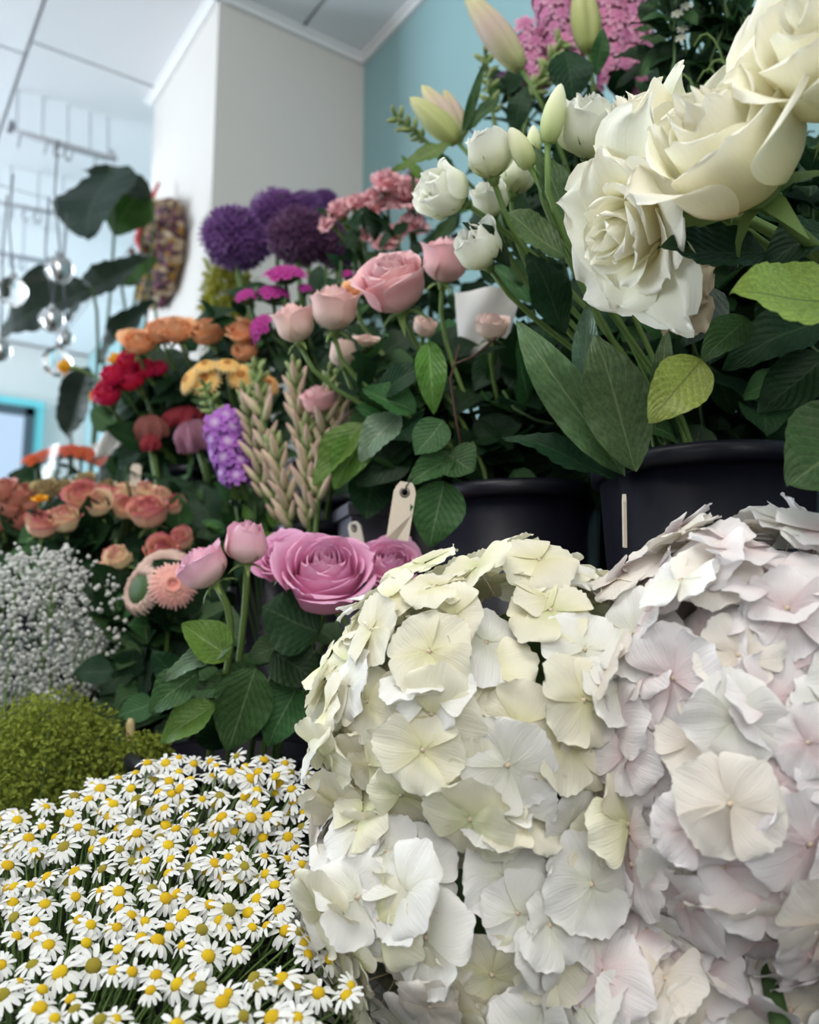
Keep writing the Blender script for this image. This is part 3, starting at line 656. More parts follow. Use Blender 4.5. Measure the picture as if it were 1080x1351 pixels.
# ---- fringed gerberas
def gerbera(px, py, d, rpx, ax, mat, disc, bk, label, n=34, single=False, rings=((1, 0), (.86, .5), (.62, 0)), name='gerbera', hole=.30, group=None, cup=.18):
    a = D(*ax); s = rpx*d/F; c = P(px, py, d); b = inb(bk); r = root(name, b, label, 'gerbera' if name == 'gerbera' else name.replace('_', ' '), group)
    fm = Matrix.Translation(c - b) @ frame(a) @ Matrix.Diagonal((s, s, s, 1))
    pm = gridmesh('ray_petal', lambda u, v: (u*.075*np.sin(np.pi*(.12 + .80*v))**.6, hole + (1 - hole)*v, cup*np.sin(v*2.4) - .25*v**3 - .03*np.abs(u)), 3, 6, M[mat])
    parts = []
    V0 = np.empty(len(pm.vertices)*3, np.float32); pm.vertices.foreach_get('co', V0); V0 = V0.reshape(-1, 3); UV0 = np.stack([(np.linspace(-1, 1, 3)[:, None]*np.ones((1, 6)))*.5 + .5, np.ones((3, 1))*np.linspace(0, 1, 6)[None]], -1).reshape(-1, 2)
    allV = []; allF = []; allUV = []; off = 0
    for q, (sc, ph) in enumerate(rings):
        for k in range(n):
            t = (k + ph)*2*math.pi/n + random.uniform(-.04, .04)
            mt = Matrix.Rotation(t, 4, 'Z') @ Matrix.Diagonal((sc**.5, sc*random.uniform(.93, 1.04), 1, 1)); mt.translation = (0, 0, q*.07)
            if single and q < 2: link('ray_petal', pm, r, fm @ mt)
            else:
                A = np.array(mt); allV.append(V0 @ A[:3, :3].T + A[:3, 3]); allF.append(grid_faces(3, 6) + off); off += len(V0); allUV.append(UV0)
    if allV:
        o = link('petals', build('petals', np.concatenate(allV), np.concatenate(allF), M[mat], np.concatenate(allUV)), r, fm); o['kind'] = 'stuff'
    V, Fs = lathe([(0, .20), (hole*.5, .21), (hole*.95, .15), (hole*1.1, .02)], 16); link('disc', build('disc', V, Fs, M[disc]), r, fm)
    V, Fs = lathe([(0, -.3), (.12, -.28), (hole*.9, -.05), (hole, .02)], 10); link('calyx', build('calyx', V, Fs, M['sepal']), r, fm)
    pts = stem_pts(c - a*s*.25, a, b); add_stem(r, pts, .0028); return r
gerbera(228, 772, .82, 33, (.28, .12, .9), 'salmon', 'salmon', 'salmon', 'salmon pink fringed gerbera beside the lilac pink rosebud', single=True, hole=.22, rings=((1, 0), (.86, .5), (.66, 0), (.48, .5)))
gerbera(186, 778, .84, 36, (-.55, .15, .75), 'beige', 'stemd', 'salmon', 'beige ringed gerbera with dark centre left of the salmon gerbera', single=True, hole=.55, rings=((1, 0), (.92, .5)))
gerbera(213, 752, .88, 40, (-.1, .5, .75), 'beige', 'disc', 'salmon', 'beige pink gerbera hidden behind the lilac pink rosebud', hole=.40, rings=((1, 0), (.9, .5)))
YG = 'buttercream gerberas'
for (x, y, rp, ax, mt, di, lab) in ((247, 503, 22, (-.75, .35, .35), 'yellowcream', 'disco', 'buttercream gerbera seen side on at the left of its row'), (270, 503, 24, (-.2, .45, .8), 'yellowcream', 'disco', 'buttercream gerbera below the peach roses, second from the side on one'), (270, 483, 18, (-.1, .85, .3), 'yellowcream', 'disco', 'small buttercream gerbera behind the front ones'), (300, 482, 20, (.1, .85, .3), 'yellowcream', 'disco', 'buttercream gerbera at the back of its row'), (318, 497, 22, (.05, .35, .9), 'yellowcream', 'disco', 'buttercream gerbera facing the shop with amber eye'), (352, 508, 20, (.4, .5, .6), 'apricot', 'disco', 'apricot gerbera at the right end of the buttercream row')):
    gerbera(x, y - 2, 1.04, rp*.95, (ax[0], ax[1]*.7, ax[2] + .35), mt, di, 'gerb', lab, 22, group=YG, rings=((1, 0), (.85, .5), (.6, 0)), cup=.05)

# ---- peach roses
for i, (x, y, rp, lab) in enumerate(((184, 455, 23, 'peach rose at the far left of the peach row, above the crimson blooms'), (213, 438, 22, 'peach rose second along the peach row'), (234, 440, 25, 'peach rose with crumpled petals, third along the peach row'), (276, 437, 27, 'largest peach rose, round, in the middle of the row'), (320, 440, 22, 'peach rose right of the largest one, beside magenta flowers'), (325, 463, 20, 'low peach rose under the right end of the peach row'))):
    flower('peach_rose', x, y, 1.16 if i < 4 else 1.12, rp*1.12, (random.uniform(-.25, .25), .62, .78), 'half' if i % 2 else 'cream', 'peach', 'peach', lab, 'rose', 'peach roses', squash=.85, leaves=3, lmat='leafd', lsize=.06)
# ---- crimson blooms
for x, y, rp, lab in ((142, 520, 17, 'crimson bloom lowest at the left of the crimson bunch'), (148, 497, 16, 'crimson bloom above the lowest one'), (170, 478, 15, 'crimson bloom at the top beside an amber flower'), (175, 502, 17, 'crimson bloom in the middle of the crimson bunch'), (193, 488, 14, 'crimson bloom right of the middle one'), (211, 486, 11, 'small crimson bloom at the right end of the crimson bunch'), (133, 522, 12, 'small crimson bloom at the outermost left')):
    flower('crimson_bloom', x, y, 1.20, rp*1.45, (random.uniform(-.4, .1), .5, .8), 'pom', 'red', 'red', lab, 'flower', 'crimson blooms', leaves=3, lmat='leafd', lsize=.07, cal='carn')
for x, y, rp, ax, lab in ((86, 484, 14, (-.95, .1, .1), 'amber marigold head in profile against the far wall'), (152, 474, 13, (-.2, .8, .5), 'amber flower peeking behind the crimson blooms'), (124, 522, 9, (-.7, .5, .4), 'tiny amber flower left of the crimson blooms')):
    r, p = flower('amber_flower', x, y, 1.45, rp, ax, 'carn', 'amber', 'red', lab, 'flower', 'amber flowers', leaves=2, lmat='leaf', lsize=.05, cal='carn', squash=1.3)
# ---- magenta sweet williams: flat heads
def dome_cluster(name, px, py, d, wpx, hpx, ax, mat, bk, label, cat, group, n=26, fl=.26, stem='stemd', leafs=2):
    a = D(*ax); s = wpx/2*d/F; c = P(px, py, d); b = inb(bk); r = root(name, b, label, cat, group)
    fm = Matrix.Translation(c - b) @ frame(a) @ Matrix.Diagonal((s, s, s*max(.35, hpx/wpx), 1))
    V = []; Fs = []; UV = []
    for k in range(n):
        q = math.sqrt((k + .5)/n); t = k*2.399; ctr = Vector((q*.85*math.cos(t), q*.85*math.sin(t), .9*math.sqrt(max(0, 1 - (q*.9)**2)) - .4)); nn = (ctr + Vector((0, 0, .9))).normalized(); fr = frame(nn)
        for j in range(5):
            o = len(V); A = fr @ Matrix.Rotation(j*1.2566 + k, 4, 'Z')
            for (x_, y_, z_) in ((0, 0, 0), (.35*fl, .6*fl, .08*fl), (.42*fl, 1.0*fl, -.02), (-.42*fl, 1.0*fl, .04), (-.35*fl, .6*fl, .08*fl)):
                V.append(ctr + (A @ Vector((x_, y_, z_)))); UV.append((.5 + x_, y_/fl))
            Fs.append((o, o+1, o+2, o+3, o+4))
    o = link('florets', build('florets', V, Fs, M[mat], UV), r, fm); o['kind'] = 'stuff'
    V, Fs = lathe([(0, -.6), (.3, -.5), (.7, -.15), (.75, .1), (0, .3)], 10); link('calyx', build('calyx', V, Fs, M['stemd']), r, fm)
    pts = stem_pts(c - a*s*.3, a, b); add_stem(r, pts, .0026, stem); stem_leaves(r, pts, leafs, .05, 'leafd', 'lance', .1, .7); return r
for x, y, w, h, ax, lab in ((376, 363, 58, 26, (0, 1, .3), 'largest magenta flower head, below the purple alliums'), (326, 392, 34, 22, (-.2, 1, .3), 'magenta flower head at the left of the magenta bunch'), (360, 388, 44, 24, (.1, 1, .3), 'magenta flower head under the largest one'), (345, 433, 42, 30, (-.9, .4, .4), 'magenta flower head tilted sideways beside the peach roses'), (402, 382, 22, 16, (.2, 1, .3), 'small magenta flower head behind the pale pink roses'), (458, 363, 20, 14, (0, 1, .3), 'small magenta flower head right of the dark alliums')):
    dome_cluster('magenta_flower_head', x, y, 1.10, w*1.1, h*1.7, (ax[0], ax[1], ax[2] + .4), 'magenta', 'mag', lab, 'flower', 'magenta flower heads', 30, .24)
# ---- dusty pink carnations
for x, y, rp, ax, lab in ((447, 277, 17, (-.4, .8, .4), 'dusty pink carnation left end of the carnations'), (470, 269, 15, (0, .9, .3), 'dusty pink carnation second from the left end'), (495, 272, 14, (.1, .8, .4), 'dusty pink carnation beside a mauve bud'), (510, 240, 20, (0, .9, .3), 'dusty pink carnation standing highest against the pillar edge'), (538, 255, 21, (-.2, .4, .8), 'rosy pink carnation facing the shop against the teal wall'), (545, 297, 15, (.1, .6, .6), 'dusty pink carnation under the rosy one'), (521, 308, 12, (0, .6, .7), 'small pink carnation low among the carnations'), (507, 320, 12, (0, .6, .7), 'small pink carnation just above the largest pale pink rose'), (480, 310, 9, (0, .6, .7), 'tiny pink carnation in shade between leaves'), (491, 258, 11, (-.1, .9, .3), 'mauve grey carnation bud among the carnations'), (432, 292, 12, (-.7, .5, .4), 'pale pink carnation drooping onto the alliums')):
    flower('carnation', x, y, 1.12, rp*1.5, (ax[0], ax[1]*.7, ax[2] + .4), 'carn', 'carnation', 'carn', lab, 'carnation', 'dusty pink carnations', leaves=4, lmat='leaf', lkind='lance', lsize=.05, cal='carn', lt=(.05, .5))
# ---- alliums
def puff(name, n, rad, spike, mat, seed):
    rg = np.random.default_rng(seed); V = []; Fs = []; UV = []
    for k in range(n):
        z = 1 - 2*(k + .5)/n; t = k*2.39996; q = math.sqrt(1 - z*z); nn = Vector((q*math.cos(t), q*math.sin(t), z)); c = nn*rg.uniform(.72, 1.04); fr = frame(nn)
        for j in range(6):
            o = len(V); A = fr @ Matrix.Rotation(j*1.0472 + k, 4, 'Z')
            for x_, y_, z_ in ((0, 0, -.06), (.17*spike, .5*spike, .05), (0, spike, .16), (-.17*spike, .5*spike, .05)): V.append(c + A @ Vector((x_, y_, z_))); UV.append((.5 + x_, y_/spike))
            Fs.append((o, o+1, o+2, o+3))
    return build(name, V, Fs, M[mat], UV)
AP = {m_: puff('florets', 260, 1, .26, m_, 3) for m_ in ('allium', 'alliumdark')}
v_, f_ = lathe([(0, -.74), (.3, -.68), (.6, -.44), (.74, 0), (.6, .44), (.3, .68), (0, .74)], 12); ACORE = {'allium': build('core', v_, f_, M['allium']), 'alliumdark': build('core', v_, f_, M['alliumdark'])}
for x, y, rp, mt, d, lab in ((312, 315, 44, 'allium', 1.40, 'large purple allium globe at the left against the pillar'), (366, 285, 36, 'allium', 1.44, 'violet allium globe highest in the middle'), (402, 280, 28, 'allium', 1.46, 'purple allium globe right of the highest one'), (428, 266, 17, 'allium', 1.50, 'small purple allium at the top right of the alliums'), (395, 313, 40, 'alliumdark', 1.30, 'dusky plum allium in front of the violet ones'), (446, 322, 34, 'alliumdark', 1.32, 'dark plum allium half in shade above the pale pink roses')):
    c = P(x, y, d); s = rp*d/F; b = inb('allium'); r = root('allium', b, lab, 'allium', 'purple alliums')
    fm = Matrix.Translation(c - b) @ Matrix.Rotation(random.uniform(0, 6), 4, 'Z') @ Matrix.Diagonal((s, s, s*.85, 1))
    o = link('florets', AP[mt], r, fm); o['kind'] = 'stuff'; link('core', ACORE[mt], r, fm)
    add_stem(r, stem_pts(c - UP*s*.7, D(random.uniform(-.1, .1), 1, .1), b), .004, 'stem')
# ---- goldenrod behind
def bushy(name, center, rx, ry, rz, n, size, mat, bk, label, cat, stemn=14, shape='leaf', rad=.0012, seed=1, inner=.45):
    rg = np.random.default_rng(seed); b = BK[bk][0].copy(); r = root(name, b, label, cat)
    dirs = rg.normal(size=(n, 3)); dirs /= np.linalg.norm(dirs, axis=1)[:, None]; rr = inner + (1 - inner)*rg.random(n)**.5
    pos = dirs*rr[:, None]*np.array([rx, ry, rz])*(1 + .10*np.sin(dirs[:, :1]*9 + dirs[:, 1:2]*7)) + np.array(center - b)
    if shape == 'leaf': T = np.array([[0, 0, 0], [.3, .5, .12], [0, 1, 0], [-.3, .5, .1]]); Q = np.array([[0, 1, 2, 3]])
    else:
        T = np.array([[0, 0, -.5], [.5, 0, 0], [0, .5, 0], [-.5, 0, 0], [0, -.5, 0], [0, 0, .5]]); Q = np.array([[0, 2, 1], [0, 3, 2], [0, 4, 3], [0, 1, 4], [5, 1, 2], [5, 2, 3], [5, 3, 4], [5, 4, 1]])
    A = rg.normal(size=(n, 3, 3)); A, _ = np.linalg.qr(A); s = size*rg.uniform(.6, 1.3, n)
    V = np.einsum('nij,kj->nki', A, T)*s[:, None, None] + pos[:, None, :]
    Fq = (Q[None] + (np.arange(n)*len(T))[:, None, None]).reshape(-1, Q.shape[1])
    me = build('foliage' if shape == 'leaf' else 'blossoms', V.reshape(-1, 3), Fq, M[mat], None, shape != 'leaf'); o = link(me.name, me, r); o['kind'] = 'stuff'
    ps = []
    for k in range(stemn):
        e = Vector(pos[rg.integers(n)]); ps.append(tube(bez(Vector((0, 0, 0)), Vector((0, 0, .12)), e*.6, e, 7), rad, 4))
    o = link('stems', build('stems', *join(ps), M['stem']), r); o['kind'] = 'stuff'
    return r
bushy('goldenrod', P(298, 395, 1.52), .045, .05, .085, 900, .016, 'bushd', 'gold', 'yellow green goldenrod spray between pillar and magenta flowers', 'filler flower', seed=4)

# ---- cockscombs
def cockscomb(px, py, d, wpx, hpx, mat, ax, label):
    a = D(*ax); s = wpx/2*d/F; c = P(px, py, d); b = inb('celos'); r = root('cockscomb', b, label, 'cockscomb', 'velvety cockscombs')
    def fn(u, v):
        t = (u + 1)*math.pi; p = v*math.pi*.62; q = np.sin(p); w = 1 + .13*np.sin(t*7 + v*5) + .06*np.sin(t*15)
        return q*np.cos(t)*w, q*np.sin(t)*w*.75, (np.cos(p) - .1)*hpx/wpx*1.3*(1 + .10*np.sin(t*9)*np.sin(p) + .06*np.sin(t*21 + v*12))
    fm = Matrix.Translation(c - b) @ frame(a) @ Matrix.Diagonal((s, s, s, 1))
    link('crest', gridmesh('crest', fn, 72, 16, M[mat]), r, fm)
    add_stem(r, stem_pts(c - a*s*.2, a, b), .005, 'stem'); stem_leaves(r, stem_pts(c - a*s*.2, a, b), 4, .07, 'leafd', 'lance', .1, .6)
cockscomb(199, 568, 1.20, 46, 34, 'celosiabrown', (-.2, .9, .4), 'rose brown cockscomb at the left above the tall black bucket')
cockscomb(244, 553, 1.22, 66, 30, 'celosiared', (0, .95, .3), 'dusty red cockscomb, widest of the velvety heads')
cockscomb(199, 586, 1.18, 32, 22, 'celosiared', (-.1, .9, .4), 'small red cockscomb tucked under the rose brown one')
cockscomb(258, 578, 1.12, 60, 40, 'celosiapink', (-.3, .8, .5), 'mauve pink cockscomb beside the violet stock')

# ---- flower spikes (stock, tuberose, larkspur, snapdragon)
STAR = None
def floret_mesh(mat):
    V = []; Fs = []; UV = []
    for ring, (sc, zz) in enumerate(((1, 0), (.7, .15))):
        for j in range(6):
            o = len(V); A = Matrix.Rotation(j*1.0472 + ring*.5, 4, 'Z')
            for x_, y_, z_ in ((0, 0, zz), (.32*sc, .5*sc, zz + .12), (.25*sc, 1.0*sc, zz + .02), (-.25*sc, 1.0*sc, zz - .06), (-.32*sc, .5*sc, zz + .14)): V.append(A @ Vector((x_, y_, z_))); UV.append((.5 + x_, min(1, y_)))
            Fs.append((o, o+1, o+2, o+3, o+4))
    return build('floret', V, Fs, M[mat], UV)
FLM = {k: floret_mesh(k) for k in ('violet', 'larkspur', 'white', 'magenta')}
def spike(name, top, bot, d, bk, label, cat, group, zones, dbot=None, srad=.0025, lv=2, lm='leaf'):
    """zones: (t0, t1, count, 'bud'|'floret', material, size, spread)"""
    p0, p1 = P(*top, d), P(*bot, dbot or d); b = inb(bk); r = root(name, b, label, cat, group); ax = (p0 - p1).normalized()
    pts = [p0, p0.lerp(p1, .33), p0.lerp(p1, .66), p1] + stem_pts(p1, ax, b, 7)[1:]
    add_stem(r, pts, srad, 'stem'); fr = frame(ax)
    for t0, t1, cnt, kind, mat, size, spr in zones:
        for k in range(cnt):
            t = t0 + (t1 - t0)*(k + .5)/cnt; a = k*2.399; c = p0.lerp(p1, t)
            out = (fr @ Vector((math.cos(a), math.sin(a), 0))); s = size*random.uniform(.8, 1.2)
            if kind == 'bud':
                q0 = c + out*.002; q1 = q0 + (out*spr + ax*(1.2 - spr)).normalized()*s; link('bud', BUD[mat], r, budM(q0 - b, q1 - b, s*(.27 if mat == 'tuberose' else .42)))
            else:
                q0 = c + out*spr; m_ = frame((out + ax*.25).normalized()) @ Matrix.Rotation(a, 4, 'Z') @ Matrix.Diagonal((s, s, s, 1)); m_.translation = q0 - b; link('floret', FLM[mat], r, m_)
    if lv: stem_leaves(r, pts[3:], lv, .06, lm, 'lance', .1, .7)
    return r
TB = 'cream tuberose spikes'
for (top, bot, d, lab) in (((337, 485), (368, 690), .95, 'cream tuberose spike leaning left, in front of the apricot gerbera'), ((388, 482), (400, 600), .93, 'tallest cream tuberose spike with green tip in the middle'), ((436, 490), (418, 680), .90, 'cream tuberose spike at the right against pale pink roses'), ((322, 515), (350, 660), .97, 'cream tuberose spike nearest the violet stock'), ((406, 560), (408, 700), .91, 'short cream tuberose spike low in the middle'), ((452, 510), (440, 620), .96, 'thin cream tuberose spike behind the right one'), ((362, 580), (385, 700), .93, 'low pinkish tuberose spike beside the small black tub')):
    spike('tuberose_spike', top, bot, d, 'tub', lab, 'tuberose', TB, ((0, .28, 10, 'bud', 'greenbud', .016, .45), (.2, 1, 19, 'bud', 'tuberose', .029, .45)), lv=0, srad=.003)
spike('violet_stock', (268, 505), (318, 640), .99, 'stock', 'violet stock spike with green budded tip', 'stock', None, ((0, .38, 14, 'bud', 'greenbud', .013, .8), (.40, .98, 24, 'floret', 'violet', .013, .018)), lv=0)
spike('violet_stock', (300, 540), (318, 630), 1.0, 'stock', 'violet stock bloom close behind the budded one', 'stock', None, ((.1, 1, 18, 'floret', 'violet', .013, .018),), lv=0)
spike('violet_stock', (338, 478), (345, 540), 1.02, 'stock', 'green stock tip standing before the facing gerbera', 'stock', None, ((0, 1, 18, 'bud', 'greenbud', .014, .7),), lv=3)
LK = 'pink larkspur spikes'
for (top, bot, lab, s) in (((722, -25), (748, 95), 'bright pink larkspur spike left of the upright lily bud', .013), ((800, -30), (815, 110), 'dusty pink larkspur spike right of the upright lily bud', .014), ((838, -10), (832, 110), 'dense dusty pink larkspur spike nearest the dark greenery', .014), ((690, 40), (712, 110), 'slim pink larkspur tip beside the pink flushed lily bud', .012), ((820, 80), (860, 130), 'low pink larkspur half hidden by lily leaves', .013)):
    spike('larkspur', top, bot, 1.02, 'lark', lab, 'larkspur', LK, ((0, 1, 46 if s > .0125 else 24, 'floret', 'larkspur', s, .020 if s > .0125 else .014),), lv=2)
spike('snapdragon_bud', (640, 70), (650, 150), .98, 'lily', 'green budded snapdragon tip right of the lily bud cluster', 'snapdragon', 'green snapdragon tips', ((0, 1, 20, 'bud', 'greenbud', .014, .7),), lv=3, lm='leafd')
spike('snapdragon_bud', (520, 152), (560, 185), .96, 'lily', 'green budded snapdragon tip poking left before the teal wall', 'snapdragon', 'green snapdragon tips', ((0, 1, 18, 'bud', 'greenbud', .013, .7),), lv=1)
spike('snapdragon_bud', (742, 55), (700, 130), .97, 'lily', 'green budded snapdragon curving up behind the dark lily leaves', 'snapdragon', 'green snapdragon tips', ((0, 1, 26, 'bud', 'greenbud', .016, .7),), lv=3, lm='leafd')
dome_cluster('statice', 672, 105, 1.06, 50, 40, (0, .9, .4), 'alliumdark', 'lark', 'dark purple statice head between lily bud and larkspur', 'flower', None, 40, .16)
dome_cluster('statice', 545, 228, 1.10, 22, 18, (0, .9, .4), 'violet', 'carn', 'small violet statice head above the rosy carnation', 'flower', None, 14, .3)

# ---- dark greenery upper right
r = root('trailing_greenery', inb('greens'), 'dark green leafy trailing stems in the upper right behind cream roses', 'greenery')
for k in range(9):
    x0 = random.uniform(860, 990); pts = [P(x0 + random.uniform(-15, 15), -40 + i*60, .80 + .02*random.random()) for i in range(5)] + [r.location.copy()]
    add_stem(r, pts, .0015, 'stemd')
    for i in range(9):
        t = random.uniform(0, 4); p = pts[int(t)].lerp(pts[int(t)+1], t % 1); a = random.uniform(0, 6.28)
        add_leaf(r, p, p + (RIGHT*math.cos(a) + UP*math.sin(a)*.7 - FWD*random.uniform(-.5, .6))*random.uniform(.03, .055), None, random.choice(('leafd', 'leafd', 'leaf')), 'liz')
for k in range(6):
    x0, y0 = random.uniform(880, 960), random.uniform(60, 130); add_stem(r, bez(P(x0, y0, .78), P(x0 + 20, y0 - 50, .77), P(x0 + 45, y0 + 20, .77), P(x0 + random.uniform(20, 60), y0 + 60, .79), 8), .0010, 'leafb' if False else 'stem', 'tendril')
for x, y in ((893, 18), (900, 38), (905, 8), (898, 50)):
    link('blossom', FLM['white'], r, Matrix.Translation(P(x, y, .80) - r.location) @ frame(D(-.3, .3, .9)) @ Matrix.Scale(.006, 4))

# ---- leafy filler greenery between and behind the bunches
def greens(bk, label, x0, x1, y0, y1, d0, d1, n, size, mats, kind='rose', stems=7):
    r = root('leafy_greenery', inb(bk), label, 'greenery', 'leafy filler greenery')
    tops = [(random.uniform(x0, x1), random.uniform(y0, (y0 + y1)/2), random.uniform(d0, d1)) for _ in range(stems)]; allp = []
    for x, y, d in tops:
        q = stem_pts(P(x, y, d), D(random.uniform(-.2, .2), 1, 0), r.location, 9); allp.append(q); add_stem(r, q, .0016, 'stemd')
    for i in range(n):
        p = P(random.uniform(x0, x1), random.uniform(y0, y1), random.uniform(d0, d1)); a = random.uniform(0, 6.28)
        q = min((q for st_ in allp for q in st_[:6]), key=lambda q: (q - p).length)
        s_ = size*random.uniform(.65, 1.25); dr = ((p - q).normalized()*.6 + RIGHT*math.cos(a)*.7 + UP*math.sin(a)*.6 - FWD*random.uniform(-.4, .6)).normalized()
        add_leaf(r, p, p + dr*s_, None, random.choice(mats), kind, random.uniform(.85, 1.1))
    return r
bucket('greens2', .77, .27, .080, 1.24, T2, 'black bucket of dark greenery behind the large cream roses')
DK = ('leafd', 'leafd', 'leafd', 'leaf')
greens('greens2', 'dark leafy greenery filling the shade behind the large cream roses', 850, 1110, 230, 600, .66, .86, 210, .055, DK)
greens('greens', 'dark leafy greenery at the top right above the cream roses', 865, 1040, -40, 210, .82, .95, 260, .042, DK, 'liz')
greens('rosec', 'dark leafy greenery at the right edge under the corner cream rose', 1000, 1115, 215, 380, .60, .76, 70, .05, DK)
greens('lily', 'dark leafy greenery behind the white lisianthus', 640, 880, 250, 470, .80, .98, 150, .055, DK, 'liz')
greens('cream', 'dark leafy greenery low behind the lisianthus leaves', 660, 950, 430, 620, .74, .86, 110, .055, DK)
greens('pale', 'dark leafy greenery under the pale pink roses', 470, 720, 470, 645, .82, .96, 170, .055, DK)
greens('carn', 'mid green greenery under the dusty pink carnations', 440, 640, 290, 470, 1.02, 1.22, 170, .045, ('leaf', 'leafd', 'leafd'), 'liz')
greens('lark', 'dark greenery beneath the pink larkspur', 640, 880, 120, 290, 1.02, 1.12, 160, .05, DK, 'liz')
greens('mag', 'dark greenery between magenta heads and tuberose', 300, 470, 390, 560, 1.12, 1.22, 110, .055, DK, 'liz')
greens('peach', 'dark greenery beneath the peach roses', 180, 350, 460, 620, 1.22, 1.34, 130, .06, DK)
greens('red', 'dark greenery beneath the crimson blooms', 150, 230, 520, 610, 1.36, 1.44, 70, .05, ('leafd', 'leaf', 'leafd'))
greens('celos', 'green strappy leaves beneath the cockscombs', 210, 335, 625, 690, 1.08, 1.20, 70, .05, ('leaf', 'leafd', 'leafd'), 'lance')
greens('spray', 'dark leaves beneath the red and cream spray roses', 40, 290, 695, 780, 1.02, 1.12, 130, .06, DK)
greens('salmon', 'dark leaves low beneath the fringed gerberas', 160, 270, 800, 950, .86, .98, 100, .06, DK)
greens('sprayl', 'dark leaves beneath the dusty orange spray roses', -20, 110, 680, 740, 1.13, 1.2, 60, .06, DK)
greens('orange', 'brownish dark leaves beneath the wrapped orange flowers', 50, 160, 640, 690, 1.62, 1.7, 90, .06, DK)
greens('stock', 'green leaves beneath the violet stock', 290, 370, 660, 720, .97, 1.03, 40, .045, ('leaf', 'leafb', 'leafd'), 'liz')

# ---- spray roses, lower left
SR = 'red and cream spray roses'
RG = random.Random(5)
for i, (x, y, rp, mt, d, lab) in enumerate(((108, 655, 20, 'bicolorred', 1.04, 'crimson pink spray rose at the left end of the red and cream row'), (128, 668, 19, 'bicolor', 1.03, None), (132, 655, 14, 'bicolorred', 1.1, None), (155, 655, 15, 'bicolor', 1.08, None), (165, 672, 17, 'bicolorred', 1.05, None), (188, 652, 16, 'bicolor', 1.08, None), (196, 678, 23, 'bicolorred', 1.00, 'largest red and cream spray rose in the middle of the row'), (212, 662, 17, 'bicolor', 1.06, None), (234, 668, 16, 'bicolorred', 1.06, None), (250, 674, 14, 'bicolorred', 1.1, None), (268, 685, 13, 'red', 1.12, 'dark red spray rose fading into shade at the right end'), (55, 695, 21, 'bicolorred', 1.00, "red and cream spray rose above the baby's breath, leftmost of a pair"), (84, 686, 20, 'bicolor', 1.01, "red and cream spray rose above the baby's breath, right of its pair"), (158, 738, 18, 'bicolor', .93, 'cream and pink spray rosebud above the beige ringed gerbera'), (147, 752, 14, 'bicolor', .94, 'small cream spray rosebud beside the beige ringed gerbera'), (213, 728, 20, 'bicolorred', .94, 'red and cream spray rose behind the salmon gerbera'), (240, 715, 17, 'bicolorred', .96, 'red spray rose above the lilac pink rosebud'))):
    flower('spray_rose', x, y, d, rp*1.35, (RG.uniform(-.3, .3), .7, RG.uniform(.5, .9)), 'spray' if i % 3 else 'half', mt, 'spray', lab or 'red and cream spray rose within the row behind the baby breath', 'rose', SR, leaves=3, lmat='leafd', lsize=.06, lt=(.15, .6))
for i, (x, y, rp, mt) in enumerate(((60, 645, 22, 'tan'), (84, 640, 15, 'tan'), (112, 632, 16, 'tan'), (140, 640, 15, 'tan'), (166, 642, 15, 'tan'))):
    flower('spray_rose', x, y + 6, 1.18, rp*1.1, (0, .7, .7), 'spray', 'tan', 'spray', 'tan spray rose in the back row under the wrapped orange flowers', 'rose', 'tan spray roses', leaves=2, lmat='leafd', lsize=.05)
for i, (x, y, rp) in enumerate(((6, 650, 18), (28, 655, 18), (18, 672, 17), (40, 670, 16), (2, 690, 16), (30, 690, 15), (48, 680, 12))):
    flower('spray_rose', x, y, 1.12, rp*1.3, (-.1, .7, .7), 'spray', 'dustyorange', 'sprayl', 'dusty orange spray rose in the cluster at the far left', 'rose', 'dusty orange spray roses', leaves=2, lmat='leafd', lsize=.05)
flower('amber_flower', 53, 658, 1.08, 11, (.1, .8, .5), 'carn', 'amber', 'sprayl', 'bright amber flower between dusty orange and tan roses', 'flower', 'amber flowers', leaves=1, cal='carn')
for i in range(7):
    x, y = 46 + i*15, 608 - 12*math.sin(i/6*3.14)
    dome_cluster('orange_flower', x, y, 1.56, 40, 34, (-.1, .9, .4), 'orange', 'orange', 'orange flower head in the clear wrapped bunch at the far left', 'flower', 'wrapped orange flowers', 22, .26)
dome_cluster('orange_flower', 166, 607, 1.50, 46, 36, (.1, .9, .4), 'orange', 'orange', 'orange flower head standing apart beside the pale tag', 'flower', None, 26, .26)
paper('cellophane_wrap', [(40, 590, .02), (140, 575, 0), (160, 660, 0), (60, 660, .02)], 1.50, 'clear cellophane around the orange flowers', 'wrapping', 'cello', .01)
paper('tissue_sheet', [(116, 586, .03), (170, 556, 0), (162, 590, 0), (126, 604, .02)], 1.33, 'crumpled white tissue paper above the orange flowers', 'paper', 'paper', .012)

# ---- baby's breath and lime filler
bushy('babys_breath', P(50, 832, .90), .094, .085, .092, 2500, .0060, 'gyp', 'breath', "white cloud of baby's breath at the left edge", 'filler flower', 60, 'puff', .0007, 11, .5)
bushy('lime_filler', P(62, 1005, .74), .075, .060, .058, 9500, .0056, 'bush', 'bush', 'fluffy lime green filler between baby breath and chamomile', 'filler flower', 30, 'leaf', .0009, 12, .3)
bushy('lime_filler', P(188, 1000, .74), .026, .025, .022, 1300, .0055, 'bush', 'bush', 'small lime green tuft beside the wooden stick', 'filler flower', 8, 'leaf', .0009, 13, .3)
r = root('plant_stick', P(172, 1040, .76), 'pale wooden stick standing in the lime green tuft', 'stick'); V, Fs = tube([Vector((0, 0, -.10)), Vector((0, 0, .02)), P(172, 955, .76) - r.location, P(172, 948, .76) - r.location], [.004, .004, .004, .002], 8); link('shaft', build('shaft', V, Fs, M['wood']), r)

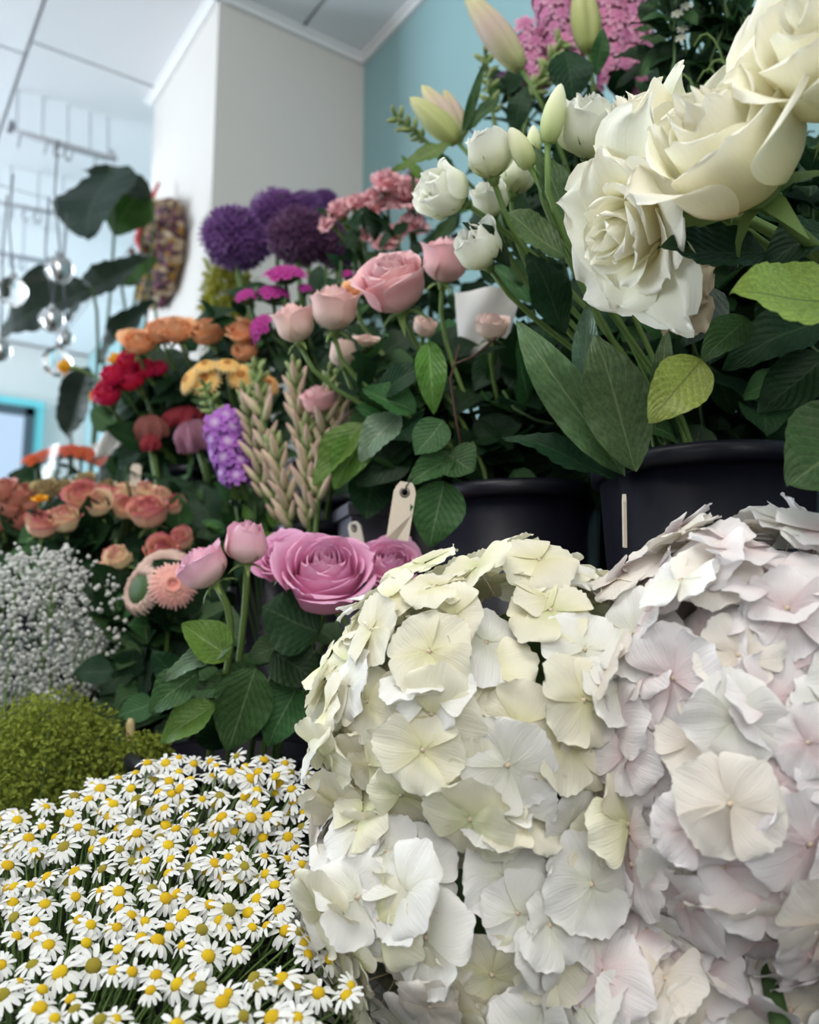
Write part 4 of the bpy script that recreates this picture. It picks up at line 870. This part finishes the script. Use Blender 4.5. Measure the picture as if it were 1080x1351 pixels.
# ---- chamomile
NP = 13
def cham_petal(ph):
    return gridmesh('ray_petal', lambda u, v: (u*.145*np.sin(np.pi*(.14 + .74*v))**.55, .36 + .64*v, .02 - .22*v**2*(1 + .4*math.sin(ph)) + .05*u*u), 3, 5, M['daisy'])
CP = [cham_petal(i) for i in range(3)]
def cham_ring(seed, n):
    rg = random.Random(seed); V = []; Fs = []; UV = []; off = 0
    base = np.empty(45, np.float32); CP[seed % 3].vertices.foreach_get('co', base); base = base.reshape(-1, 3)
    uv = np.stack([(np.linspace(-1, 1, 3)[:, None]*np.ones((1, 5)))*.5 + .5, np.ones((3, 1))*np.linspace(0, 1, 5)[None]], -1).reshape(-1, 2)
    for k in range(n):
        if rg.random() < .06: continue
        A = np.array(Matrix.Rotation(k*2*math.pi/n + rg.uniform(-.12, .12), 4, 'Z') @ Matrix.Rotation(rg.uniform(-.35, .2), 4, 'X'))
        V.append((base*np.array([1, rg.uniform(.9, 1.08), 1])) @ A[:3, :3].T); Fs.append(grid_faces(3, 5) + off); off += 15; UV.append(uv)
    return np.concatenate(V), np.concatenate(Fs), np.concatenate(UV)
CRDATA = [cham_ring(i, NP + i % 3) for i in range(6)]
CR = [build('petals', *x[:2], M['daisy'], x[2]) for x in CRDATA]
v_, f_ = lathe([(0, .26), (.16, .24), (.30, .14), (.38, .0), (.30, -.08), (0, -.12)], 12); CD = [build('disc', v_, f_, M['daisydisc']), build('disc', v_, f_, M['daisydiscg'])]
v_, f_ = lathe([(0, -.06), (.30, -.05), (.2, -.16), (0, -.24)], 8); CC = build('calyx', v_, f_, M['sepal'])
def cham_d(px, py): 
    t = (1351 - py)/351.0; return .385 + .245*t + .00004*abs(px - 220)
cands = []; rg = random.Random(21)
def top_y(px):
    return np.interp(px, [-40, 0, 50, 90, 140, 200, 260, 330, 400, 450], [1090, 1075, 1066, 1050, 1028, 1004, 998, 1000, 1010, 1100])
pts_ = []
for _ in range(26000):
    px, py = rg.uniform(-45, 465), rg.uniform(1000, 1400)
    if py < top_y(px): continue
    if px > 400 and py < 1230: continue
    d = cham_d(px, py); sp = .0100*F/d*1.25*(.70 + .30*min(1, (py - 1000)/350))
    if all((px - a)**2 + ((py - b_)*1.15)**2 > sp*sp for a, b_, _d in pts_): pts_.append((px, py, d))
pts_.sort(key=lambda q: -q[1])
bc = BK['cham'][0]
CHG = 'chamomile daisies'
extra = []
for i, (px, py, d) in enumerate(pts_):
    lift = rg.uniform(-.02, .012); p = P(px, py, d) + UP*0; p = p - FWD*lift
    s = .0104*rg.uniform(.70, 1.14); ax = (UP*rg.uniform(.55, 1.0) - FWD*rg.uniform(.15, .85) + RIGHT*rg.uniform(-.65, .65)).normalized()
    fm = frame(ax) @ Matrix.Rotation(rg.uniform(0, 6.28), 4, 'Z') @ Matrix.Diagonal((s, s, s, 1))
    # a tail of stem that joins the branching greenery below the heads
    foot = p + (bc + Vector((0, 0, .25)) - p)*.35 - UP*.02
    if i < 300:
        fold = ('at the front' if i < 90 else 'halfway up' if i < 200 else 'near the top') + (' by the left edge' if px < 130 else ' in the middle' if px < 275 else ' by the hydrangeas')
        r = root('chamomile_daisy', foot, 'white chamomile daisy with yellow centre ' + fold, 'daisy', CHG + ' ' + fold)
        fm = Matrix.Translation(p - foot) @ fm
        if i < 70:
            n = NP + i % 3
            for k in range(n):
                if rg.random() < .05: continue
                link('ray_petal', CP[k % 3], r, fm @ Matrix.Rotation(k*2*math.pi/n + rg.uniform(-.1, .1), 4, 'Z') @ Matrix.Rotation(rg.uniform(-.4, .2), 4, 'X'))
        else:
            o = link('petals', CR[i % 6], r, fm); o['kind'] = 'stuff'
        link('disc', CD[rg.random() < .2], r, fm); link('calyx', CC, r, fm)
        add_stem(r, bez(p - ax*s*.2, p - ax*.012, foot + UP*.015, foot, 5), .0007, 'stem', 'stem', 4)
    else:
        A = np.array(Matrix.Translation(p) @ fm); V, Fq, uv = CRDATA[i % 6]; extra.append((V @ A[:3, :3].T + A[:3, 3], Fq, uv))
if extra:
    V = np.concatenate([e[0] for e in extra]); off = np.cumsum([0] + [len(e[0]) for e in extra])[:-1]
    o = link('chamomile_blossoms', build('chamomile_blossoms', V, np.concatenate([e[1] + k for e, k in zip(extra, off)]), M['daisy'], np.concatenate([e[2] for e in extra]))); tag(o, 'further tiny white daisies filling the chamomile bunch', 'daisies', None, 'stuff')
# feathery chamomile greenery, with stems down to the bucket
ps = []; rgn = np.random.default_rng(8)
for i in range(420):
    px, py, d = pts_[rgn.integers(len(pts_))]; p = P(px, py, d + .012) - UP*rgn.uniform(.008, .03) + RIGHT*rgn.uniform(-.01, .01)
    e = p + Vector(rgn.normal(size=3))*.012 - UP*.02
    ps.append(tube([p, p.lerp(e, .5) + Vector(rgn.normal(size=3))*.003, e], .0007, 3))
for i in range(110):
    px, py, d = pts_[rgn.integers(len(pts_))]; p = P(px, py, d + .012) - UP*.008
    e = bc + Vector(rgn.normal(size=3))*.02; e.z = T0 + .20; ps.append(tube(bez(p, p - UP*.06, e + UP*.12, e, 6), .0009, 4))
T_ = np.array([[0, 0, 0], [.05, .5, .02], [0, 1, 0], [-.05, .5, .02]]); VV = []; FF = []
for i in range(5200):
    px, py, d = pts_[rgn.integers(len(pts_))]; p = P(px + rgn.uniform(-20, 20), py + rgn.uniform(0, 20), d + rgn.uniform(.008, .05)) - UP*rgn.uniform(.004, .03)
    A, _ = np.linalg.qr(rgn.normal(size=(3, 3))); o = len(VV); VV += list((T_ @ A.T)*rgn.uniform(.008, .018) + np.array(p)); FF.append((o, o+1, o+2, o+3))
V, Fs = join(ps); o = link('chamomile_foliage', build('chamomile_foliage', *join([(V, Fs), (VV, FF)]), M['fern'])); tag(o, 'feathery green chamomile stems and leaves beneath the daisies', 'foliage', None, 'stuff')

# ---- hydrangeas
def hyd_petal(var, mat):
    rg = random.Random(var*7 + 1); c1 = rg.uniform(-.08, .05); c2 = rg.uniform(-.04, .10); ph = rg.uniform(0, 6); rf = rg.uniform(.012, .035); pt = rg.uniform(-.04, .08); tw = rg.uniform(-.25, .25)
    def fn(u, v):
        w = .66*np.sin(np.pi*np.clip(.05 + .76*v, 0, 1)**1.25)**.72
        vv = v*(1 - .26*u*u*v) + pt*np.exp(-(u/.2)**2)*v**4
        vv = vv + .024*np.sin(u*17 + ph)*v**5
        x = u*w
        z = .05 + c1*np.sin(v*np.pi*.9) + c2*u*u*v - .07*v**2.5 + rf*np.sin(u*6 + ph)*v**3*1.7 + rf*.35*np.sin(v*11 + u*4 + ph) + .010*np.sin(u*19 + ph)*v**4 + tw*u*v*.25 - .05*np.exp(-(u/.12)**2)*np.sin(np.pi*v)*.6
        return x, .05 + .95*vv, z
    return gridmesh('petal', fn, 13, 11, M[mat])
HPM = {m_: [hyd_petal(v, m_) for v in range(6)] for m_ in ('hw', 'hc', 'hp', 'hg', 'hs')}
HPD = {}
def hpdata(m_, v):
    if (m_, v) not in HPD:
        me = HPM[m_][v]; a = np.empty(len(me.vertices)*3, np.float32); me.vertices.foreach_get('co', a); HPD[(m_, v)] = a.reshape(-1, 3)
    return HPD[(m_, v)]
_u = (np.linspace(-1, 1, 13)[:, None]*np.ones((1, 11)))*.5 + .5; _v = np.ones((13, 1))*np.linspace(0, 1, 11)[None]; HUV = np.stack([_u, _v], -1).reshape(-1, 2); HF = grid_faces(13, 11)
v_, f_ = join([lathe([(0, .10), (.045, .085), (.06, .05), (.04, .0), (.03, -.1)], 8), tube([Vector((0, 0, -.05)), Vector((.03, 0, -.5)), Vector((0, .03, -1.0))], .022, 5)]); EYE = build('floret', v_, f_, M['eye'])
HEADS = []
def hydrangea(px, py, d, rxp, ryp, fr_, palette, bk, label, n, seed, dz=1.0, skip=()):
    rg = random.Random(seed); c = P(px, py, d); rx, ry = rxp*d/F, ryp*d/F; rz = (rx + ry)/2*dz
    # ellipsoid axes: image-right, up, depth
    def pt(n3, k=1.0): return c + RIGHT*n3.x*rx*k + UP*n3.z*ry*k + FWD*n3.y*rz*k
    b = inb(bk); r = root('hydrangea', b, label, 'hydrangea', 'hydrangea heads')
    fl = []
    for k in range(n):
        z = 1 - 2*(k + .5)/n; t = k*2.39996 + rg.uniform(-.25, .25); z += rg.uniform(-.03, .03); z = max(-1, min(1, z)); q = math.sqrt(max(0, 1 - z*z)); n3 = Vector((q*math.cos(t), q*math.sin(t), z))
        nn = (RIGHT*n3.x/rx + UP*n3.z/ry + FWD*n3.y/rz).normalized(); dep = rg.uniform(.80, 1.03)*(1 + .035*math.sin(n3.x*7 + seed)*math.sin(n3.z*6 + seed*2)); p = pt(n3, dep)
        if any(((p - h[0]).dot(RIGHT)/h[1])**2 + ((p - h[0]).z/h[2])**2 + ((p - h[0]).dot(FWD)/h[3])**2 < .80 for h in skip): continue
        nn = (nn + Vector((rg.gauss(0, .23), rg.gauss(0, .23), rg.gauss(0, .20))) + UP*.05).normalized()
        vis = nn.dot((Vector((0, 0, CZ)) - p).normalized()); x_, y_, d_ = proj(p)
        inside = -60 < x_ < 1140 and 560 < y_ < 1420
        fl.append((vis + (0 if inside else -2) + (dep - .9), p, nn, n3))
    fl.sort(key=lambda f: -f[0]); far_ = {}
    for i, (vis, p, nn, n3) in enumerate(fl):
        if vis < -.75 and i % 2: continue
        s = fr_*rg.uniform(.80, 1.18); mt = palette(n3, rg); spin = rg.uniform(0, 6.28)
        fm = Matrix.Translation(p - b) @ frame(nn) @ Matrix.Rotation(spin, 4, 'Z')
        if i < 75:
            fo = link('floret', EYE, r, fm @ Matrix.Scale(s, 4))
        for j in range(4):
            m4 = Matrix.Rotation(j*math.pi/2 + rg.uniform(-.18, .18), 4, 'Z') @ Matrix.Translation((0, 0, .03*(j % 2))) @ Matrix.Rotation(rg.uniform(-.22, .20), 4, 'X') @ Matrix.Rotation(rg.uniform(-.18, .18), 4, 'Y') @ Matrix.Diagonal((rg.uniform(.9, 1.12), rg.uniform(.85, 1.1), 1, 1))
            v = rg.randrange(6)
            if i < 75: link('petal', HPM[mt][v], fo, m4)
            else:
                A = np.array(fm @ Matrix.Scale(s, 4) @ m4); far_.setdefault(mt, []).append(hpdata(mt, v) @ A[:3, :3].T + A[:3, 3])
    for mt, L in far_.items():
        k = len(L); o = link('florets', build('florets', np.concatenate(L), (HF[None] + (np.arange(k)*143)[:, None, None]).reshape(-1, 4), M[mt], np.tile(HUV, (k, 1))), r); o['kind'] = 'stuff'
    V, Fs = lathe([(0, -.62), (.4, -.5), (.62, 0), (.45, .45), (0, .62)], 14); V = [RIGHT*a_[0]*rx + UP*a_[2]*ry + FWD*a_[1]*rz + (c - b) for a_ in V]
    link('branching_core', build('branching_core', V, Fs, M['stemd']), r)
    add_stem(r, stem_pts(c - UP*ry*.5, UP, b), .005, 'stemd')
    HEADS.append((c, rx, ry, rz)); return r
def pal_cream(n3, rg):
    q = rg.random() + max(0, n3.z)*.35; return 'hw' if q < .42 else 'hc' if q < .85 else 'hg' if q < 1.12 else 'hc'
def pal_white(n3, rg):
    q = rg.random(); return 'hw' if q < .62 else 'hc' if q < .75 else 'hs' if q < .93 else 'hg'
def pal_blush(n3, rg):
    q = rg.random(); return 'hp' if q < .68 else 'hw' if q < .84 else 'hs'
def pal_low(n3, rg):
    q = rg.random(); return 'hs' if q < .4 else 'hp' if q < .7 else 'hw'
hC = hydrangea(982, 985, .46, 207, 308, .0245, pal_blush, 'hyd2', 'blush white hydrangea head at the right edge, nearest the shop', 235, 3, .80)
hA = hydrangea(672, 946, .52, 268, 220, .0245, pal_cream, 'hyd', 'cream yellow tinted hydrangea head highest in the middle', 215, 1, .85, HEADS[:1])
hB = hydrangea(632, 1165, .50, 238, 218, .0245, pal_white, 'hyd', 'clean white hydrangea head low beside the chamomile daisies', 200, 2, .85, HEADS[:2])
hD = hydrangea(925, 1312, .45, 190, 140, .0245, pal_low, 'hyd2', 'white hydrangea head lowest at the bottom, below the blush one', 150, 6, .80, HEADS[:3])

# ---- tags
def card(name, b, t, d, wpx, label, mat='kraft', hole=True, n=None, thick=.0012, string=True):
    """a punched tag from bottom pixel b to top pixel t"""
    p0, p1 = P(*b, d), P(*t, d); L = (p1 - p0).length; w = wpx*d/F/2; r = root(name, p0, label, 'tag')
    n = n or D(-.15, .1, 1); m = leafM(Vector((0, 0, 0)), p1 - p0, n); m = m @ Matrix.Diagonal((1/L, 1/L, 1/L, 1))
    out = [(-w, 0), (w, 0), (w, L*.86), (w*.55, L), (-w*.55, L), (-w, L*.86)]; hr = w*.28; hc = L*.82; ns = 12
    if hole:
        hp = [(hr*math.cos(2*math.pi*k/ns), hc + hr*math.sin(2*math.pi*k/ns)) for k in range(ns)]
        op = []
        for k in range(ns):
            a_ = 2*math.pi*k/ns; dx, dy = math.cos(a_), math.sin(a_); tt = 1e9
            for q in range(6):
                (x0, y0), (x1, y1) = out[q], out[(q+1) % 6]; den = dx*(y1 - y0) - dy*(x1 - x0)
                if abs(den) < 1e-9: continue
                t_ = ((x0)*(y1 - y0) - (y0 - hc)*(x1 - x0))/den; u_ = ((x0)*dy - (y0 - hc)*dx)/den
                if t_ > 0 and -1e-6 <= u_ <= 1 + 1e-6: tt = min(tt, t_)
            op.append((dx*tt, hc + dy*tt))
        V = [(x, y, s*thick/2) for s in (1, -1) for x, y in hp + op]; k2 = 2*ns; Fs = []
        for k in range(ns):
            j = (k+1) % ns; Fs += [(k, ns + k, ns + j, j), (k2 + j, k2 + ns + j, k2 + ns + k, k2 + k), (ns + k, k2 + ns + k, k2 + ns + j, ns + j), (j, k2 + j, k2 + k, k)]
        # bottom corners
        o = len(V); V += [(-w, 0, thick/2), (w, 0, thick/2), (-w, 0, -thick/2), (w, 0, -thick/2)]
        low = sorted(range(ns), key=lambda k: op[k][1])[:1][0]; Fs += [(o, o+1, ns + (low+1) % ns), (o, ns + (low+1) % ns, ns + low), (o, ns + low, ns + (low-1) % ns)]
        link('card', build('card', V, Fs, M[mat], None, False), r, m)
        V, Fs = lathe([(hr, thick*.6), (hr*1.7, thick*.75), (hr*1.75, -thick*.75), (hr, -thick*.6)], 16); link('eyelet', build('eyelet', V, Fs, M['brass']), r, m @ Matrix.Translation((0, hc, 0)))
        if string:
            V, Fs = tube([Vector((0, hc, .001)), Vector((.001, hc + hr*2, .003)), Vector((.004, L*1.1, -.004)), Vector((.003, L*1.22, -.012))], .0006, 5); link('string', build('string', V, Fs, M['string']), r, m)
    else:
        V = [(x, y, s*thick/2) for s in (1, -1) for x, y in out]; link('card', build('card', V, [tuple(range(6)), tuple(range(11, 5, -1))] + [(q, q + 6, (q+1) % 6 + 6, (q+1) % 6) for q in range(6)], M[mat], None, False), r, m)
    return r
card('price_tag', (524, 712), (536, 636), .70, 30, 'cream punched tag on black string above the pink roses')
card('price_tag', (474, 728), (466, 688), .82, 30, 'slanted pale tag on the grey bucket', hole=True, string=False, n=D(-.8, .1, .6))
card('price_tag', (178, 642), (180, 612), 1.14, 15, 'small pale tag beside the tall black bucket', hole=False)
card('price_tag', (824, 722), (823, 652), .585, 26, 'thin cream card seen edge on beside the large black bucket', hole=False, n=D(.97, 0, .18), thick=.0022)

# ---- wreath on the pillar
wc = Vector((.700, 2.22, 0)); q = P(216, 336, 1) - Vector((0, 0, CZ)); wc = Vector((0, 0, CZ)) + q*(.695/q.x)
WR = 75*proj(wc)[2]/F*1.0
r = root('dried_wreath', wc, 'oval wreath of dried brown, ochre and plum flowers hanging on the white pillar', 'wreath')
ROT = Matrix(((0, 0, -1, 0), (1, 0, 0, 0), (0, 1, 0, 0), (0, 0, 0, 1)))
def wfn(u, v):
    t = (u + 1)*math.pi; p = v*2*math.pi; k = 1 + .10*np.sin(t*11 + p) + .06*np.sin(t*23); R_, q_ = WR*.62, WR*.34*k
    return (R_ + q_*np.cos(p))*np.cos(t), (R_ + q_*np.cos(p))*np.sin(t), np.maximum(-.01, q_*np.sin(p)*.8)
link('ring', gridmesh('ring', wfn, 60, 14, M['wreath']), r, ROT)
link('backing', build('backing', *lathe([(0, .012), (WR*.5, .012), (WR*.5, -.006), (0, -.006)], 20), M['plum']), r, ROT)
for i in range(190):
    t = random.uniform(0, 6.28); a = random.uniform(.2, 2.9); q_ = WR*.36; R_ = WR*.62 if i % 4 else WR*.2
    p = Vector(((R_ + q_*math.cos(a))*math.cos(t), (R_ + q_*math.cos(a))*math.sin(t), q_*math.sin(a)*.8 + .004)); s = random.uniform(.012, .026)
    nm, me = random.choice((('dried_bud', BUD['tuberose']), ('dried_bud', BUD['greenbud']), ('dried_leaf', leafmesh('leafd', 'rose'))))
    o = link(nm, me, r, ROT @ Matrix.Translation(p) @ frame(Vector((random.gauss(0, 1), random.gauss(0, 1), .6))) @ Matrix.Scale(s, 4))
    o.material_slots[0].link = 'OBJECT'; o.material_slots[0].material = M[random.choice(('ochre', 'straw', 'plum', 'straw', 'plum', 'wreath'))]
V, Fs = tube([Vector((.01, WR*1.35, .02)), Vector((.0, WR*.75, .055)), Vector((.02, WR*.2, .07)), Vector((-.03, -WR*.25, .06))], [.004, .009, .010, .006], 8); link('ribbon', build('ribbon', V, Fs, M['redribbon']), r, ROT)

# ---- house plant with big leaves
b = BK['plant'][0]; r = root('house_plant', b, 'house plant with huge dark drooping leaves left of the pillar', 'plant')
def bigleaf(bp, tp, d, w, mat, n, dt=None): 
    o = pleaf(r, bp, tp, d, w, mat, 'big', True, n, dt); add_stem(r, bez(b + UP*.1, b + UP*.35 , P(bp[0] + 25, bp[1] + 60, d), P(*bp, d), 10), .0035, 'stemd', 'stalk')
bigleaf((146, 222), (107, 308), 2.05, 96, 'leafplant', D(-.4, .3, 1), 1.95); bigleaf((188, 244), (148, 308), 2.12, 66, 'leafplantg', D(.3, .2, 1))
bigleaf((200, 262), (110, 222), 2.1, 46, 'leafplant', D(0, .5, .9))
bigleaf((196, 338), (78, 414), 2.0, 70, 'leafplant', D(-.3, .5, .9)); bigleaf((122, 380), (-16, 442), 1.9, 92, 'leafplant', D(-.3, .4, .9)); bigleaf((72, 410), (50, 346), 1.98, 72, 'leafplant', D(.2, .3, 1))
bigleaf((204, 396), (122, 474), 2.0, 46, 'leafplant', D(-.2, .5, .9)); bigleaf((116, 484), (88, 580), 1.9, 54, 'leafplant', D(-.3, .1, 1)); bigleaf((160, 376), (205, 338), 2.1, 36, 'leafplantg', D(0, .3, 1))

# ---- hanging rack and glass baubles
def ceil_at(px, py, z=CEIL - .0):
    q = P(px, py, 1) - Vector((0, 0, CZ)); return Vector((0, 0, CZ)) + q*((z - CZ)/q.z)
for k, (A_, B_, lab) in enumerate((((18, 172), (152, 210), 'white wire rail hanging under the ceiling, nearest of the rack'), ((-30, 262), (118, 290), 'white wire rail hanging under the ceiling, second of the rack'), ((-40, 328), (90, 352), 'white wire rail hanging under the ceiling, farthest of the rack'))):
    z = 2.46; a_, b_ = ceil_at(*A_, z), ceil_at(*B_, z); r = root('hanging_rail', a_, lab, 'rail', 'hanging wire rails'); e = b_ - a_; back = Vector((0, .10, .05))
    link('bar', build('bar', *tube([Vector((0, 0, 0)), e], .008, 8), M['wire']), r); link('bar', build('bar', *tube([back, e + back], .006, 8), M['wire']), r)
    for t in (0, 1): link('end_bracket', build('end_bracket', *tube([e*t, e*t + back*.5 + UP*.03, e*t + back], .007, 8), M['wired' if t == 0 else 'wire']), r)
    for t in (.05, .30, .55, .78, .97):
        p = e*t; link('hanger_wire', build('hanger_wire', *tube([p + UP*(CEIL - z) + back, p + back*.5, p - UP*.02 - back*.3, p - UP*.05], .003, 5), M['wire']), r)
    for t in (.42, .52): link('hook', build('hook', *tube([e*t + UP*.01, e*t - UP*.03 - RIGHT*.01, e*t - UP*.05, e*t - UP*.04 + RIGHT*.012], .003, 5), M['wired']), r)
for px, py, rp, d, lab, top in ((78, 356, 19, 1.75, 'silvered glass bauble hanging highest, before the dark leaf', (72, 255)), (68, 422, 17, 1.75, 'silvered glass bauble hanging at the lower dark leaf', (60, 330)), (86, 446, 11, 1.8, 'small glass bauble just below the lower silvered one', (84, 350)), (0, 463, 15, 1.7, 'glass bauble at the left edge before the far wall', (4, 330)), (16, 385, 20, 1.75, 'clear glass bauble hanging at the far left', (12, 300)), (75, 478, 20, 1.8, 'clear glass bauble above the amber marigold', (70, 400))):
    c = P(px, py, d); s = rp*d/F; r = root('glass_bauble', c, lab, 'bauble', 'hanging glass baubles')
    V, Fs = lathe([(0, -1), (.35, -.93), (.7, -.7), (.95, -.25), (.97, .2), (.75, .65), (.4, .92), (.2, 1.0), (.2, 1.08)], 18); sil = 'silver' in lab or px in (0, 86)
    link('globe', build('globe', [(x*s, y*s, z*s) for x, y, z in V], Fs, M['glass']), r)
    if sil: link('core', build('core', [(x*s*.62, y*s*.62, z*s*.78) for x, y, z in V], Fs, M['silver']), r)
    link('cap', build('cap', *lathe([(0, s*1.3), (s*.22, s*1.25), (s*.24, s*1.0)], 10), M['silver']), r)
    link('cord', build('cord', *tube([Vector((0, 0, s*1.2)), P(*top, d) - c, ceil_at(top[0], top[1] - 40, 2.46) - c if False else P(*top, d) - c + UP*.12], .0018, 5), M['wired']), r)
